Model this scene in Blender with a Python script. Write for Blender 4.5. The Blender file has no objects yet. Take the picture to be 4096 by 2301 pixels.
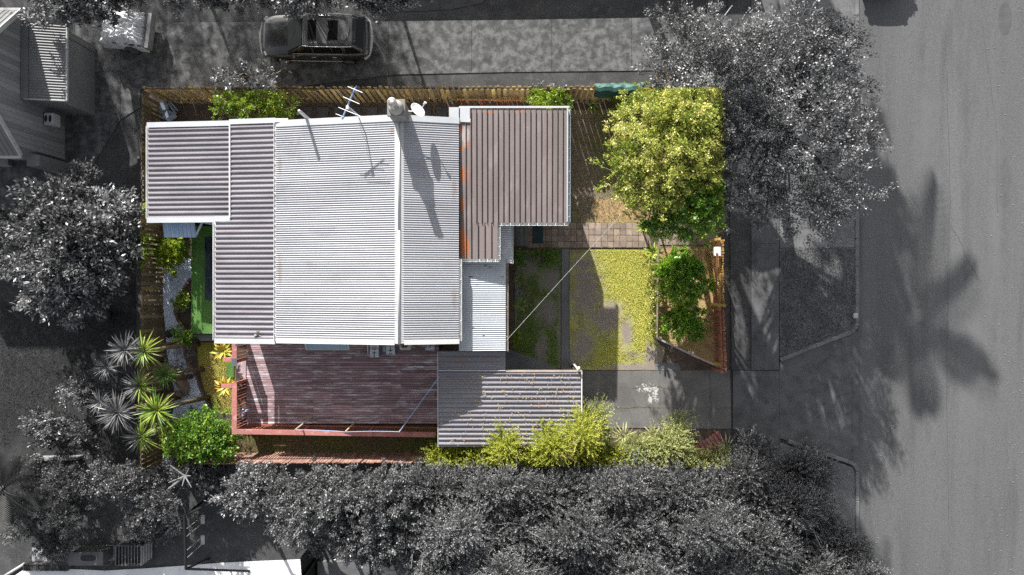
import bpy, bmesh, math, random
import numpy as np
from mathutils import Vector, Matrix, noise as mnoise

random.seed(7)
rng = np.random.default_rng(7)
sc = bpy.context.scene
col = sc.collection

# ------------------------------------------------------------------ camera, sky, sun, exposure
CAM_H = 28.667                       # drone height in metres, looking straight down
GSD = 43.0 / 4096                    # metres on the ground per photograph pixel
cam_data = bpy.data.cameras.new('camera')
cam_data.lens = 24.0
cam_data.sensor_width = 36.0
cam_data.clip_end = 2000.0
cam = bpy.data.objects.new('camera', cam_data)
cam.location = (0.0, 0.0, CAM_H)
col.objects.link(cam)
sc.camera = cam

SUN_EL = math.radians(25.0)
SH = Vector((0.30, -0.954, 0)).normalized()          # direction shadows fall on the ground
world = bpy.data.worlds.new('World')
sc.world = world
world.use_nodes = True
wn = world.node_tree
wn.nodes.clear()
w_out = wn.nodes.new('ShaderNodeOutputWorld')
w_bg = wn.nodes.new('ShaderNodeBackground')
w_sky = wn.nodes.new('ShaderNodeTexSky')
w_sky.sky_type = 'NISHITA'
w_sky.sun_disc = False
w_sky.sun_elevation = SUN_EL
w_sky.sun_rotation = math.atan2(-SH.x, -SH.y)
w_sky.dust_density = 2.0
w_hs = wn.nodes.new('ShaderNodeHueSaturation')
w_hs.inputs['Saturation'].default_value = 0.30        # thin bright haze, the shade is only faintly blue
w_bg.inputs['Strength'].default_value = 0.10
wn.links.new(w_sky.outputs[0], w_hs.inputs['Color'])
wn.links.new(w_hs.outputs[0], w_bg.inputs['Color'])
wn.links.new(w_bg.outputs[0], w_out.inputs['Surface'])

sun_data = bpy.data.lights.new('sun', 'SUN')
sun_data.energy = 5.0
sun_data.angle = math.radians(0.53)
sun_data.color = (1.0, 0.985, 0.955)
sun = bpy.data.objects.new('sun', sun_data)
d = Vector((SH.x * math.cos(SUN_EL), SH.y * math.cos(SUN_EL), -math.sin(SUN_EL)))
sun.rotation_euler = d.to_track_quat('-Z', 'Y').to_euler()
sun.location = (-10, 30, 40)
col.objects.link(sun)

sc.view_settings.view_transform = 'Standard'
sc.view_settings.look = 'None'
sc.view_settings.exposure = 1.1
sc.view_settings.gamma = 1.0
sc.view_settings.use_curve_mapping = False
sc.render.engine = 'CYCLES'
sc.cycles.max_bounces = 6
sc.cycles.diffuse_bounces = 3
sc.cycles.glossy_bounces = 3
sc.cycles.transmission_bounces = 4
sc.cycles.use_denoising = False
sc.render.film_transparent = False

# ------------------------------------------------------------------ helpers
def K(z):
    return GSD * (1.0 - z / CAM_H)

def P(px, py, z=0.0):
    """world point at height z that the photograph shows at (px, py)"""
    k = K(z)
    return Vector(((px - 2048.0) * k, (1150.5 - py) * k, z))

LOT = [(567, 362), (2888, 352), (2925, 1873), (554, 1858)]
LOTW = [((a - 2048) * GSD, (1150.5 - b) * GSD) for a, b in LOT]

def in_lot(x, y, z):
    """the section's boundary planes (they lean in slightly with height)"""
    f = CAM_H / (CAM_H - z)
    X, Y = x * f, y * f
    ok = np.ones(np.shape(X), bool)
    n = len(LOTW)
    for i in range(n):
        ax, ay = LOTW[i]
        bx, by = LOTW[(i + 1) % n]
        ok &= ((bx - ax) * (Y - ay) - (by - ay) * (X - ax)) < 0
    return ok

WM = {}
def wmat(o):
    return WM.get(o, Matrix.Identity(4))

def hook(o, parent, local=False):
    if parent is not None:
        o.parent = parent
        if not local:
            o.matrix_parent_inverse = wmat(parent).inverted()

def tag(o, label=None, cat=None, group=None, kind=None):
    if label: o['label'] = label
    if cat: o['category'] = cat
    if group: o['group'] = group
    if kind: o['kind'] = kind
    return o

def thing(name, label, cat, loc=(0, 0, 0), rz=0.0, group=None):
    o = bpy.data.objects.new(name, None)
    o.empty_display_size = 0.2
    o.location = loc
    o.rotation_euler = (0, 0, rz)
    col.objects.link(o)
    WM[o] = Matrix.Translation(Vector(loc)) @ Matrix.Rotation(rz, 4, 'Z')
    return tag(o, label, cat, group)

class MB:
    def __init__(s):
        s.v = []; s.f = []
    def add(s, vs, fs):
        b = len(s.v)
        s.v += [tuple(p) for p in vs]
        s.f += [tuple(i + b for i in f) for f in fs]
        return s
    def box(s, c, d, rz=0.0, rot=None):
        M_ = rot if rot is not None else Matrix.Rotation(rz, 3, 'Z')
        c = Vector(c); x, y, z = d[0] / 2, d[1] / 2, d[2] / 2
        vs = [c + M_ @ Vector((sx * x, sy * y, sz * z)) for sz in (-1, 1) for sy in (-1, 1) for sx in (-1, 1)]
        return s.add(vs, [(0, 2, 3, 1), (4, 5, 7, 6), (0, 1, 5, 4), (2, 6, 7, 3), (0, 4, 6, 2), (1, 3, 7, 5)])
    def bar(s, p, q, w, h, up=(0, 0, 1)):
        """rectangular bar from p to q, w wide across, h along up"""
        p = Vector(p); q = Vector(q); d = (q - p).normalized()
        u = Vector(up)
        sd = d.cross(u)
        if sd.length < 1e-5: sd = d.cross(Vector((1, 0, 0)))
        sd.normalize(); u = sd.cross(d).normalized()
        a, b = sd * w / 2, u * h / 2
        vs = [p - a - b, p + a - b, p + a + b, p - a + b, q - a - b, q + a - b, q + a + b, q - a + b]
        return s.add(vs, [(0, 1, 2, 3), (7, 6, 5, 4), (0, 4, 5, 1), (1, 5, 6, 2), (2, 6, 7, 3), (3, 7, 4, 0)])
    def tube(s, pts, rad, n=8, cap=True):
        pts = [Vector(p) for p in pts]
        if not isinstance(rad, (list, tuple)): rad = [rad] * len(pts)
        vs = []; fs = []
        ref = None
        for i, p in enumerate(pts):
            d = (pts[min(i + 1, len(pts) - 1)] - pts[max(i - 1, 0)]).normalized()
            if ref is None:
                ref = d.cross(Vector((0.31, 0.17, 0.93)))
                if ref.length < 1e-3: ref = d.cross(Vector((1, 0, 0)))
            a = (ref - d * ref.dot(d)).normalized(); b = d.cross(a)
            ref = a
            for k in range(n):
                t = 2 * math.pi * k / n
                vs.append(p + (a * math.cos(t) + b * math.sin(t)) * rad[i])
        for i in range(len(pts) - 1):
            for k in range(n):
                fs.append((i * n + k, i * n + (k + 1) % n, (i + 1) * n + (k + 1) % n, (i + 1) * n + k))
        if cap:
            fs.append(tuple(range(n - 1, -1, -1)))
            fs.append(tuple((len(pts) - 1) * n + k for k in range(n)))
        return s.add(vs, fs)
    def prism(s, poly, z0, z1):
        """poly: list of xy world points (or xyz, z ignored)"""
        n = len(poly)
        ar = sum(poly[i][0] * poly[(i + 1) % n][1] - poly[(i + 1) % n][0] * poly[i][1] for i in range(n))
        if ar < 0: poly = list(poly)[::-1]
        vs = [(p[0], p[1], z0) for p in poly] + [(p[0], p[1], z1) for p in poly]
        fs = [tuple(range(n - 1, -1, -1)), tuple(range(n, 2 * n))]
        fs += [(i, (i + 1) % n, n + (i + 1) % n, n + i) for i in range(n)]
        return s.add(vs, fs)
    def ring(s, pts_rings, closed=True, caps=True):
        """loft of rings that have the same number of points"""
        n = len(pts_rings[0]); vs = [p for r in pts_rings for p in r]; fs = []
        for i in range(len(pts_rings) - 1):
            for k in range(n if closed else n - 1):
                fs.append((i * n + k, i * n + (k + 1) % n, (i + 1) * n + (k + 1) % n, (i + 1) * n + k))
        if caps:
            fs.append(tuple(range(n - 1, -1, -1)))
            fs.append(tuple((len(pts_rings) - 1) * n + k for k in range(n)))
        return s.add(vs, fs)
    def mesh(s, name, mat=None, smooth=False):
        me = bpy.data.meshes.new(name)
        me.from_pydata([tuple(v) for v in s.v], [], s.f)
        if mat is not None: me.materials.append(mat)
        if smooth: me.polygons.foreach_set('use_smooth', [True] * len(me.polygons))
        me.update()
        return me
    def build(s, name, mat, parent=None, smooth=False, bevel=0.0, local=False):
        me = s.mesh(name, mat, smooth)
        if bevel:
            bm = bmesh.new(); bm.from_mesh(me)
            bmesh.ops.recalc_face_normals(bm, faces=bm.faces)
            bmesh.ops.bevel(bm, geom=list(bm.edges), offset=bevel, segments=1, affect='EDGES', clamp_overlap=True)
            bm.to_mesh(me); bm.free()
        o = bpy.data.objects.new(name, me)
        col.objects.link(o)
        hook(o, parent, local)
        return o

def piece(name, me, parent, loc=(0, 0, 0), rot=(0, 0, 0), scale=(1, 1, 1), local=False):
    o = bpy.data.objects.new(name, me)
    o.location = loc; o.rotation_euler = rot; o.scale = scale
    col.objects.link(o)
    hook(o, parent, local)
    return o

def sub(mesh_obj):
    """children of a mesh part: the part was built in world coordinates"""
    return mesh_obj

def clip(poly, axis, lim, keep_less):
    out = []
    n = len(poly)
    for i in range(n):
        a, b = poly[i], poly[(i + 1) % n]
        ia = (a[axis] <= lim) == keep_less or a[axis] == lim
        ib = (b[axis] <= lim) == keep_less or b[axis] == lim
        if ia: out.append(a)
        if ia != ib:
            t = (lim - a[axis]) / (b[axis] - a[axis])
            out.append((a[0] + t * (b[0] - a[0]), a[1] + t * (b[1] - a[1])))
    return out

def pxpoly(pts, z=0.0):
    return [tuple(P(a, b, z)[:2]) for a, b in pts]

def struct(name, mb, mat, parent=None, **kw):
    o = mb.build(name, mat, parent, **kw)
    if parent is None: o['kind'] = 'structure'
    return o

# ------------------------------------------------------------------ materials
def L(n):
    """display value 0-255 to linear"""
    n = n / 255.0
    return n / 12.92 if n <= 0.04045 else ((n + 0.055) / 1.055) ** 2.4

def g(v, t=0.0):
    return (v * (1 + t * 0.06), v, v * (1 - t * 0.06))

class Nt:
    def __init__(s, mat):
        mat.use_nodes = True
        s.t = mat.node_tree; s.t.nodes.clear()
        s.out = s.n('ShaderNodeOutputMaterial')
    def n(s, typ, **kw):
        nd = s.t.nodes.new(typ)
        for k, v in kw.items(): setattr(nd, k, v)
        return nd
    def l(s, a, b):
        s.t.links.new(a, b)
    def val(s, node, key, v):
        if isinstance(v, (int, float, tuple, list)): node.inputs[key].default_value = v
        else: s.l(v, node.inputs[key])
    def math(s, op, a, b=None, clampv=False):
        m = s.n('ShaderNodeMath', operation=op); m.use_clamp = clampv
        s.val(m, 0, a)
        if b is not None: s.val(m, 1, b)
        return m.outputs[0]
    def pos(s, stretch=(1, 1, 1), rz=0.0):
        gm = s.n('ShaderNodeNewGeometry'); mp = s.n('ShaderNodeMapping')
        mp.inputs['Scale'].default_value = stretch
        mp.inputs['Rotation'].default_value = (0, 0, rz)
        s.l(gm.outputs['Position'], mp.inputs['Vector'])
        return mp.outputs[0]
    def noise(s, vec, scale, detail=5, rough=0.6, dist=0.0):
        t = s.n('ShaderNodeTexNoise')
        t.inputs['Scale'].default_value = scale; t.inputs['Detail'].default_value = detail
        t.inputs['Roughness'].default_value = rough; t.inputs['Distortion'].default_value = dist
        s.l(vec, t.inputs['Vector'])
        return t.outputs[0]
    def ramp(s, fac, lo, hi):
        m = s.n('ShaderNodeMapRange'); m.clamp = True
        m.inputs['From Min'].default_value = lo; m.inputs['From Max'].default_value = hi
        s.l(fac, m.inputs['Value'])
        return m.outputs[0]
    def mix(s, fac, a, b, mode='MIX'):
        m = s.n('ShaderNodeMix', data_type='RGBA', blend_type=mode)
        s.val(m, 'Factor', fac)
        for key, v in (('A', a), ('B', b)):
            sock = [i for i in m.inputs if i.name == key and i.type == 'RGBA'][0]
            if isinstance(v, (tuple, list)): sock.default_value = (*v[:3], 1)
            else: s.l(v, sock)
        return [o for o in m.outputs if o.type == 'RGBA'][0]
    def ellipses(s, items, nscale=2.0, namp=0.5):
        """irregular patches: items (cx, cy, rx, ry) in world metres"""
        gm = s.n('ShaderNodeNewGeometry')
        nz = s.noise(gm.outputs['Position'], nscale, 6, 0.65)
        acc = None
        for cx, cy, rx, ry in items:
            a = s.n('ShaderNodeVectorMath', operation='SUBTRACT'); s.l(gm.outputs['Position'], a.inputs[0]); a.inputs[1].default_value = (cx, cy, 0)
            b = s.n('ShaderNodeVectorMath', operation='MULTIPLY'); s.l(a.outputs[0], b.inputs[0]); b.inputs[1].default_value = (1 / rx, 1 / ry, 0)
            c = s.n('ShaderNodeVectorMath', operation='LENGTH'); s.l(b.outputs[0], c.inputs[0])
            v = s.math('SUBTRACT', 1.0, c.outputs['Value'])
            acc = v if acc is None else s.math('MAXIMUM', acc, v)
        off = s.math('MULTIPLY', s.math('SUBTRACT', nz, 0.5), namp * 2)
        return s.math('ADD', acc, off)

def M(name, c1, c2=None, scale=3.0, rough=0.75, bump=0.0, bscale=60.0, metal=0.0, stretch=(1, 1, 1), rnd=0.0,
      c3=None, t3=(0.6, 0.7), s3=9.0, spec=0.4, lo=0.35, hi=0.65, detail=6, patches=None, trans=0.0, coat=0.0, fine=0.0, rz=0.0, per=0):
    mat = bpy.data.materials.new(name)
    N = Nt(mat)
    b = N.n('ShaderNodeBsdfPrincipled')
    v = N.pos(stretch, rz)
    if per:
        oi0 = N.n('ShaderNodeObjectInfo'); va = N.n('ShaderNodeVectorMath', operation='ADD'); N.l(v, va.inputs[0]); N.l(N.math('MULTIPLY', oi0.outputs['Random'], 60.0 * per), va.inputs[1]); v = va.outputs[0]
    c2 = c2 or tuple(x * 0.8 for x in c1)
    fac = N.ramp(N.noise(v, scale, detail), lo, hi)
    c = N.mix(fac, c1, c2)
    if c3 is not None:
        f3 = N.ramp(N.noise(v, s3, 5, 0.6, 0.3), t3[0], t3[1])
        c = N.mix(f3, c, c3)
    if fine:
        fn = N.noise(N.pos(), 24.0, 4, 0.8)
        k = N.math('ADD', N.math('MULTIPLY', N.math('SUBTRACT', fn, 0.5), fine * 2), 1.0)
        vm = N.n('ShaderNodeVectorMath', operation='SCALE'); N.l(c, vm.inputs[0]); N.l(k, vm.inputs['Scale'])
        c = vm.outputs[0]
    for pt in (patches or []):
        f = N.ramp(N.ellipses(pt['items'], pt.get('ns', 2.0), pt.get('na', 0.5)), pt.get('lo', 0.0), pt.get('hi', 0.15))
        if pt.get('amt', 1) != 1: f = N.math('MULTIPLY', f, pt['amt'])
        c = N.mix(f, c, pt['c'])
    if rnd:
        oi = N.n('ShaderNodeObjectInfo')
        k = N.math('ADD', N.math('MULTIPLY', oi.outputs['Random'], 2 * rnd), 1 - rnd)
        vm = N.n('ShaderNodeVectorMath', operation='SCALE'); N.l(c, vm.inputs[0]); N.l(k, vm.inputs['Scale'])
        c = vm.outputs[0]
    N.l(c, b.inputs['Base Color'])
    b.inputs['Roughness'].default_value = rough
    b.inputs['Metallic'].default_value = metal
    b.inputs['Specular IOR Level'].default_value = spec
    b.inputs['Coat Weight'].default_value = coat
    if bump:
        bn = N.n('ShaderNodeBump'); bn.inputs['Strength'].default_value = 1.0; bn.inputs['Distance'].default_value = bump
        N.l(N.noise(N.pos(stretch, rz), bscale, 5, 0.65), bn.inputs['Height'])
        N.l(bn.outputs[0], b.inputs['Normal'])
    if trans:
        b.inputs['Transmission Weight'].default_value = trans
    N.l(b.outputs[0], N.out.inputs['Surface'])
    return mat

def leafmat(name, c1, c2, c3, rough=0.42, trans=0.3, spec=0.5):
    """foliage: tint attribute mixes three leaf colours, light shines through"""
    mat = bpy.data.materials.new(name)
    N = Nt(mat)
    at = N.n('ShaderNodeAttribute'); at.attribute_name = 'tint'
    ca = N.mix(N.ramp(at.outputs['Fac'], 0.0, 0.6), c1, c2)
    c = N.mix(N.ramp(at.outputs['Fac'], 0.6, 1.0), ca, c3)
    b = N.n('ShaderNodeBsdfPrincipled'); N.l(c, b.inputs['Base Color'])
    b.inputs['Roughness'].default_value = rough; b.inputs['Specular IOR Level'].default_value = spec
    t = N.n('ShaderNodeBsdfTranslucent'); N.l(c, t.inputs['Color'])
    m = N.n('ShaderNodeMixShader'); m.inputs[0].default_value = trans
    N.l(b.outputs[0], m.inputs[1]); N.l(t.outputs[0], m.inputs[2]); N.l(m.outputs[0], N.out.inputs['Surface'])
    return mat
# ------------------------------------------------------------------ the setting
m_gr_grass = M('mown_grass_grey', g(0.075), g(0.045), 0.8, rough=0.95, bump=0.03, bscale=70, fine=0.55, c3=g(0.10), s3=3.0, t3=(0.52, 0.75))
m_gr_conc = M('old_concrete_grey', g(0.135), g(0.066), 2.4, rough=0.9, bump=0.004, bscale=60, fine=0.7, c3=g(0.034), s3=3.6, t3=(0.46, 0.72), lo=0.42, hi=0.58, detail=12)
m_gr_path = M('footpath_concrete_grey', g(0.115), g(0.075), 1.1, rough=0.9, bump=0.003, fine=0.3, c3=g(0.05), s3=2.5, t3=(0.5, 0.75))
m_gr_road = M('chip_seal_road_grey', g(0.116), g(0.088), 0.35, rough=0.92, bump=0.006, bscale=50, fine=1.3, stretch=(1, 0.12, 1), c3=g(0.070), s3=1.3, t3=(0.50, 0.75), patches=[dict(items=[(P(3900, 1500)[0], P(3900, 1500)[1], .9, 6.0), (P(3700, 500)[0], P(3700, 500)[1], .7, 4.0), (P(3985, 900)[0], P(3985, 900)[1], .5, 8.0)], c=g(.125), ns=1.5, na=.9, lo=.1, hi=.9, amt=.6)])
m_gr_kerb = M('kerb_concrete_grey', g(0.17), g(0.10), 1.6, rough=0.9, bump=0.003, fine=0.3)
m_gr_gutter = M('gutter_concrete_grey', g(0.11), g(0.08), 1.2, rough=0.9, fine=0.5)
m_gr_soil = M('dark_soil_grey', g(0.022), g(0.012), 2.0, rough=1.0, bump=0.02, bscale=40, fine=0.5)

m_gr_verge = M('verge_grass_grey', g(0.175), g(0.11), 1.5, rough=0.95, bump=0.03, bscale=70, fine=0.6, c3=g(0.19), s3=4.0, t3=(0.52, 0.72))
struct('ground', MB().prism([(-400, -400), (400, -400), (400, 400), (-400, 400)], -0.5, 0.0), m_gr_grass)

def sheet(name, pts, z, mat, parent=None, thick=0.02, bevel=0.0):
    return struct(name, MB().prism(pxpoly(pts), z - thick, z), mat, parent, bevel=bevel)

def split_x(poly, xs):
    out = []
    xs = [-1e9] + sorted(xs) + [1e9]
    for a, b in zip(xs, xs[1:]):
        q = clip(clip(poly, 0, b, True), 0, a, False)
        if len(q) > 2: out.append(q)
    return out

def slabs(parent, poly_px, xs_px, z, mat, name='concrete_slab', gap=0.006, ys_px=()):
    poly = pxpoly(poly_px)
    cells = split_x(poly, [P(x, 0)[0] for x in xs_px])
    if ys_px:
        res = []
        for c in cells:
            ys = [-1e9] + sorted(P(0, y)[1] for y in ys_px) + [1e9]
            for a, b in zip(ys, ys[1:]):
                q = clip(clip(c, 1, b, True), 1, a, False)
                if len(q) > 2: res.append(q)
        cells = res
    for q in cells:
        cx = sum(p[0] for p in q) / len(q); cy = sum(p[1] for p in q) / len(q)
        q2 = []
        for x, y in q:
            dx, dy = x - cx, y - cy
            q2.append((x - math.copysign(min(gap, abs(dx)), dx), y - math.copysign(min(gap, abs(dy)), dy)))
        MB().prism(q2, z - 0.09, z + random.uniform(-0.002, 0.002)).build(name, mat, parent)

def joint_base(name, poly_px, z, label=None):
    return sheet(name, poly_px, z, m_gr_soil)

# neighbour's long driveway along the top, poured slabs with open joints
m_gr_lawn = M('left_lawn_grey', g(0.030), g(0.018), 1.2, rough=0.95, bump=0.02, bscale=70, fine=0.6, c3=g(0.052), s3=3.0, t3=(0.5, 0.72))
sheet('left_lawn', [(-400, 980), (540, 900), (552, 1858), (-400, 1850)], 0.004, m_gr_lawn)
drv = [(0, 95), (400, 92), (1480, 86), (2100, 80), (2560, 72), (3110, 40), (3110, 270), (2560, 284), (2026, 290), (1575, 300),
       (1150, 354), (562, 358), (562, 430), (485, 478), (310, 768), (180, 960), (0, 960)]
o_drv = joint_base('driveway', drv, 0.006)
slabs(o_drv, drv, [300, 483, 666, 1129, 1554, 1887, 2207, 2526, 2830], 0.028, m_gr_conc)
pad = [(1560, -60), (2000, -60), (1930, 14), (1800, 40), (1590, 50)]
o_pad = joint_base('concrete_pad', pad, 0.006)
slabs(o_pad, pad, [1760], 0.022, M('dark_pad_grey', g(0.075), g(0.04), 1.2, rough=.95, fine=.4))  # pad concrete in a darker grey than the driveway slabs

# street side: footpath, verge, vehicle crossing, kerb, road
road = [(3446, -3500), (5400, -3500), (5400, 5600), (3446, 5600)]
sheet('road', road, 0.008, m_gr_road)
sheet('gutter', [(3432, -3500), (3450, -3500), (3450, 5600), (3432, 5600)], 0.012, m_gr_gutter)

fp = [(3003, -600), (3114, -600), (3114, 1480), (3003, 1480)]
o_fp = joint_base('footpath', fp, 0.05)
slabs(o_fp, fp, [], 0.075, m_gr_path, ys_px=[-300, 0, 300, 560, 800, 975, 1267], gap=0.005)
fp2 = [(3005, 1720), (3116, 1720), (3116, 3000), (3005, 3000)]
o_fp2 = joint_base('footpath_south', fp2, 0.05)
slabs(o_fp2, fp2, [], 0.075, m_gr_path, ys_px=[1980, 2250, 2500], gap=0.005)
sheet('grass_verge', [(3114, -600), (3416, -600), (3416, 1318), (3117, 1436)], 0.07, m_gr_verge, thick=0.08)
sheet('grass_verge_south', [(3117, 1768), (3408, 1868), (3416, 1890), (3416, 3000), (3117, 3000)], 0.07, m_gr_verge, thick=0.08)
sheet('grass_strip', [(2905, -600), (3003, -600), (3003, 1480), (2925, 1480)], 0.05, m_gr_grass, thick=0.06)

cross = [(2930, 1482), (3003, 1482), (3116, 1482), (3118, 1444), (3408, 1330), (3434, 1322), (3434, 1872), (3408, 1852), (3145, 1762), (3116, 1752), (2930, 1716)]
o_cr = joint_base('vehicle_crossing', cross, 0.03)
slabs(o_cr, cross, [3003, 3116, 3405], 0.055, m_gr_path, gap=0.004)

# kerb stones: two runs with rounded returns
def kerb_run(name, line_px, w=0.155, h=0.13, seg=1.2):
    pts = [P(a, b) for a, b in line_px]
    root = MB()
    base = MB().bar(pts[0] + Vector((0, 0, 0.02)), pts[1] + Vector((0, 0, 0.02)), w * 0.6, 0.03).build(name, m_gr_soil)
    base['kind'] = 'structure'
    for a, b in zip(pts, pts[1:]):
        ln = (b - a).length; n = max(1, round(ln / seg))
        for i in range(n):
            p = a.lerp(b, i / n); q = a.lerp(b, (i + 1) / n)
            e = (q - p).normalized() * 0.004
            MB().bar(p + e + Vector((0, 0, h / 2)), q - e + Vector((0, 0, h / 2)), w, h).build('kerb_stone', m_gr_kerb, base, bevel=0.02)
    return base
kerb_run('kerb', [(3424, -600), (3424, 1290), (3421, 1305), (3414, 1318), (3402, 1328), (3260, 1383), (3119, 1440)])
kerb_run('kerb_south', [(3150, 1764), (3390, 1845), (3408, 1854), (3419, 1866), (3425, 1884), (3425, 2700)])
# storm water outlet block in the kerb
o = MB().box(P(3421, 1263, 0.07), (0.20, 0.22, 0.15)).build('kerb_outlet', M('kerb_outlet_grey', g(0.4), g(0.3)), None, bevel=0.02)
tag(o, 'pale concrete outlet block set in the kerb beside the grass verge', 'drain outlet')

# ---- inside the section
m_soil = M('garden_soil', (0.12, 0.088, 0.066), (0.065, 0.05, 0.042), 2.2, rough=1.0, bump=0.02, bscale=45, fine=0.5, c3=(0.14, 0.10, 0.07), s3=5.0, t3=(0.58, 0.8))
m_bark = M('dry_orange_soil', (0.46, 0.31, 0.155), (0.31, 0.205, 0.105), 2.5, rough=1.0, bump=0.02, bscale=40, fine=0.5, c3=(0.19, 0.19, 0.05), s3=4.0, t3=(0.55, 0.72))
m_drive = M('driveway_concrete', (0.155, 0.148, 0.138), (0.105, 0.10, 0.095), 0.8, rough=0.88, bump=0.004, bscale=60, fine=0.3, c3=(0.075, 0.07, 0.065), s3=2.4, t3=(0.55, 0.85),
           patches=[dict(items=[(P(2590, 1553)[0], P(2590, 1553)[1], 0.55, 0.26), (P(2622, 1575)[0], P(2622, 1575)[1], 0.22, 0.52), (P(2600, 1600)[0], P(2600, 1600)[1], 0.14, 0.34)],
                         c=(0.46, 0.455, 0.44), ns=11.0, na=1.7, lo=0.42, hi=0.75)])
m_path = M('worn_path_concrete', (0.17, 0.17, 0.17), (0.12, 0.12, 0.12), 1.2, rough=0.9, bump=0.003, fine=0.3, c3=(0.26, 0.26, 0.26), s3=5, t3=(0.62, 0.8))

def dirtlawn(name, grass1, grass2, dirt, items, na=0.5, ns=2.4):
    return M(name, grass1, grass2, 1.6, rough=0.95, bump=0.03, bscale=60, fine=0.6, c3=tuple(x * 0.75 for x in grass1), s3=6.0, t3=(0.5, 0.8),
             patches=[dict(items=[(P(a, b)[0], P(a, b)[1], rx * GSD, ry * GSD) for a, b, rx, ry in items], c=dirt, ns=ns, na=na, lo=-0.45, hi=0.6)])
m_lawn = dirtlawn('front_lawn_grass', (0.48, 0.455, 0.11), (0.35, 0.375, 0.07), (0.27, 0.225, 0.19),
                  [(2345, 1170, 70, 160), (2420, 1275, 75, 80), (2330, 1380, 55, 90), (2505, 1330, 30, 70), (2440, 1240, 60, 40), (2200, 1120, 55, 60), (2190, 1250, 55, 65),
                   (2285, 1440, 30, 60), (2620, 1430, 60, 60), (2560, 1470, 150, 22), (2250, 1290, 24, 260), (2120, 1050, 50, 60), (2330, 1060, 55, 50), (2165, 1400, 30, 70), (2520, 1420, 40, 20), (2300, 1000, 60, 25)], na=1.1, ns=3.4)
m_lawn2 = dirtlawn('shade_lawn_grass', (0.17, 0.235, 0.055), (0.11, 0.165, 0.035), (0.22, 0.19, 0.165), [(2200, 1120, 55, 60), (2190, 1250, 55, 65), (2250, 1290, 24, 260), (2120, 1050, 50, 60), (2165, 1400, 30, 70), (2085, 1150, 30, 160)], na=1.1, ns=3.4)  # shaded copy of the lawn: shade put into a darker, greener colour
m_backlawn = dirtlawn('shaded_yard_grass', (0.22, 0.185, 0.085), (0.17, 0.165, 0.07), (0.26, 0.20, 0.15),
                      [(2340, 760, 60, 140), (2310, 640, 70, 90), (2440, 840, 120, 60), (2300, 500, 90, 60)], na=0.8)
m_sidelawn = dirtlawn('side_lawn_grass', (0.30, 0.27, 0.045), (0.22, 0.235, 0.035), (0.30, 0.20, 0.085), [(840, 1500, 30, 90), (900, 1560, 40, 90)], na=0.6)
m_turf = M('artificial_turf', (0.085, 0.20, 0.04), (0.06, 0.155, 0.032), 3, rough=0.85, bump=0.02, bscale=60, fine=0.5, c3=(0.15, 0.25, 0.06), s3=2.2, t3=(0.5, 0.75))
m_strip = dirtlawn('rear_strip_grass', (0.16, 0.15, 0.05), (0.11, 0.125, 0.035), (0.15, 0.11, 0.065), [(1200, 1780, 90, 40), (1500, 1770, 100, 30), (1000, 1790, 80, 30)], na=0.9)

sheet('section_soil', LOT, 0.006, m_soil)
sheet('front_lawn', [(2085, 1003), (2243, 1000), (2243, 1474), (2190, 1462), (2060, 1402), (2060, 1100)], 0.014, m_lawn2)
sheet('front_lawn_east', [(2278, 1000), (2420, 998), (2600, 1000), (2608, 1200), (2618, 1352), (2660, 1400), (2640, 1480), (2278, 1480)], 0.014, m_lawn)
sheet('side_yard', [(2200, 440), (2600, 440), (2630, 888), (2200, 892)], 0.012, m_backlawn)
sheet('dry_bed', [(2608, 990), (2860, 985), (2868, 1460), (2790, 1435), (2640, 1362), (2618, 1352)], 0.011, m_bark)
sheet('sunlit_bed_north', [(2370, 800), (2560, 790), (2860, 800), (2860, 884), (2380, 890)], 0.016, m_bark)  # bed soil carried west to paint the yard's sunlit patch
sheet('side_lawn', [(788, 1372), (935, 1365), (945, 1560), (930, 1660), (870, 1650), (820, 1560), (795, 1470)], 0.013, m_sidelawn)
sheet('rear_strip', [(880, 1700), (1775, 1700), (1775, 1815), (870, 1815)], 0.012, m_strip)
_t = [tuple(P(a, b, .45)[:2]) for a, b in ((768, 905), (885, 905), (885, 1335), (763, 1335))]
struct('artificial_turf', MB().prism(_t, 0.0, 0.45), m_turf)
_t = [tuple(P(a, b, .3)[:2]) for a, b in ((772, 1338), (885, 1338), (885, 1364), (800, 1364))]
struct('turf_step', MB().prism(_t, 0.0, 0.28), m_path)

drive_in = [(2020, 1480), (2210, 1486), (2330, 1484), (2560, 1484), (2920, 1480), (2925, 1716), (2330, 1710), (1760, 1722), (1760, 1480)]
o_dr = sheet('carport_driveway', drive_in, 0.012, m_soil)
slabs(o_dr, drive_in, [2335, 2838], 0.030, m_drive, gap=0.005, ys_px=[1632])
sheet('concrete_lip', [(2620, 1452), (2715, 1452), (2722, 1482), (2620, 1482)], 0.034, m_path, thick=0.06)
sheet('concrete_apron', [(2018, 1392), (2130, 1432), (2240, 1478), (2210, 1500), (2018, 1500)], 0.022, m_path, thick=0.03)
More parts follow.
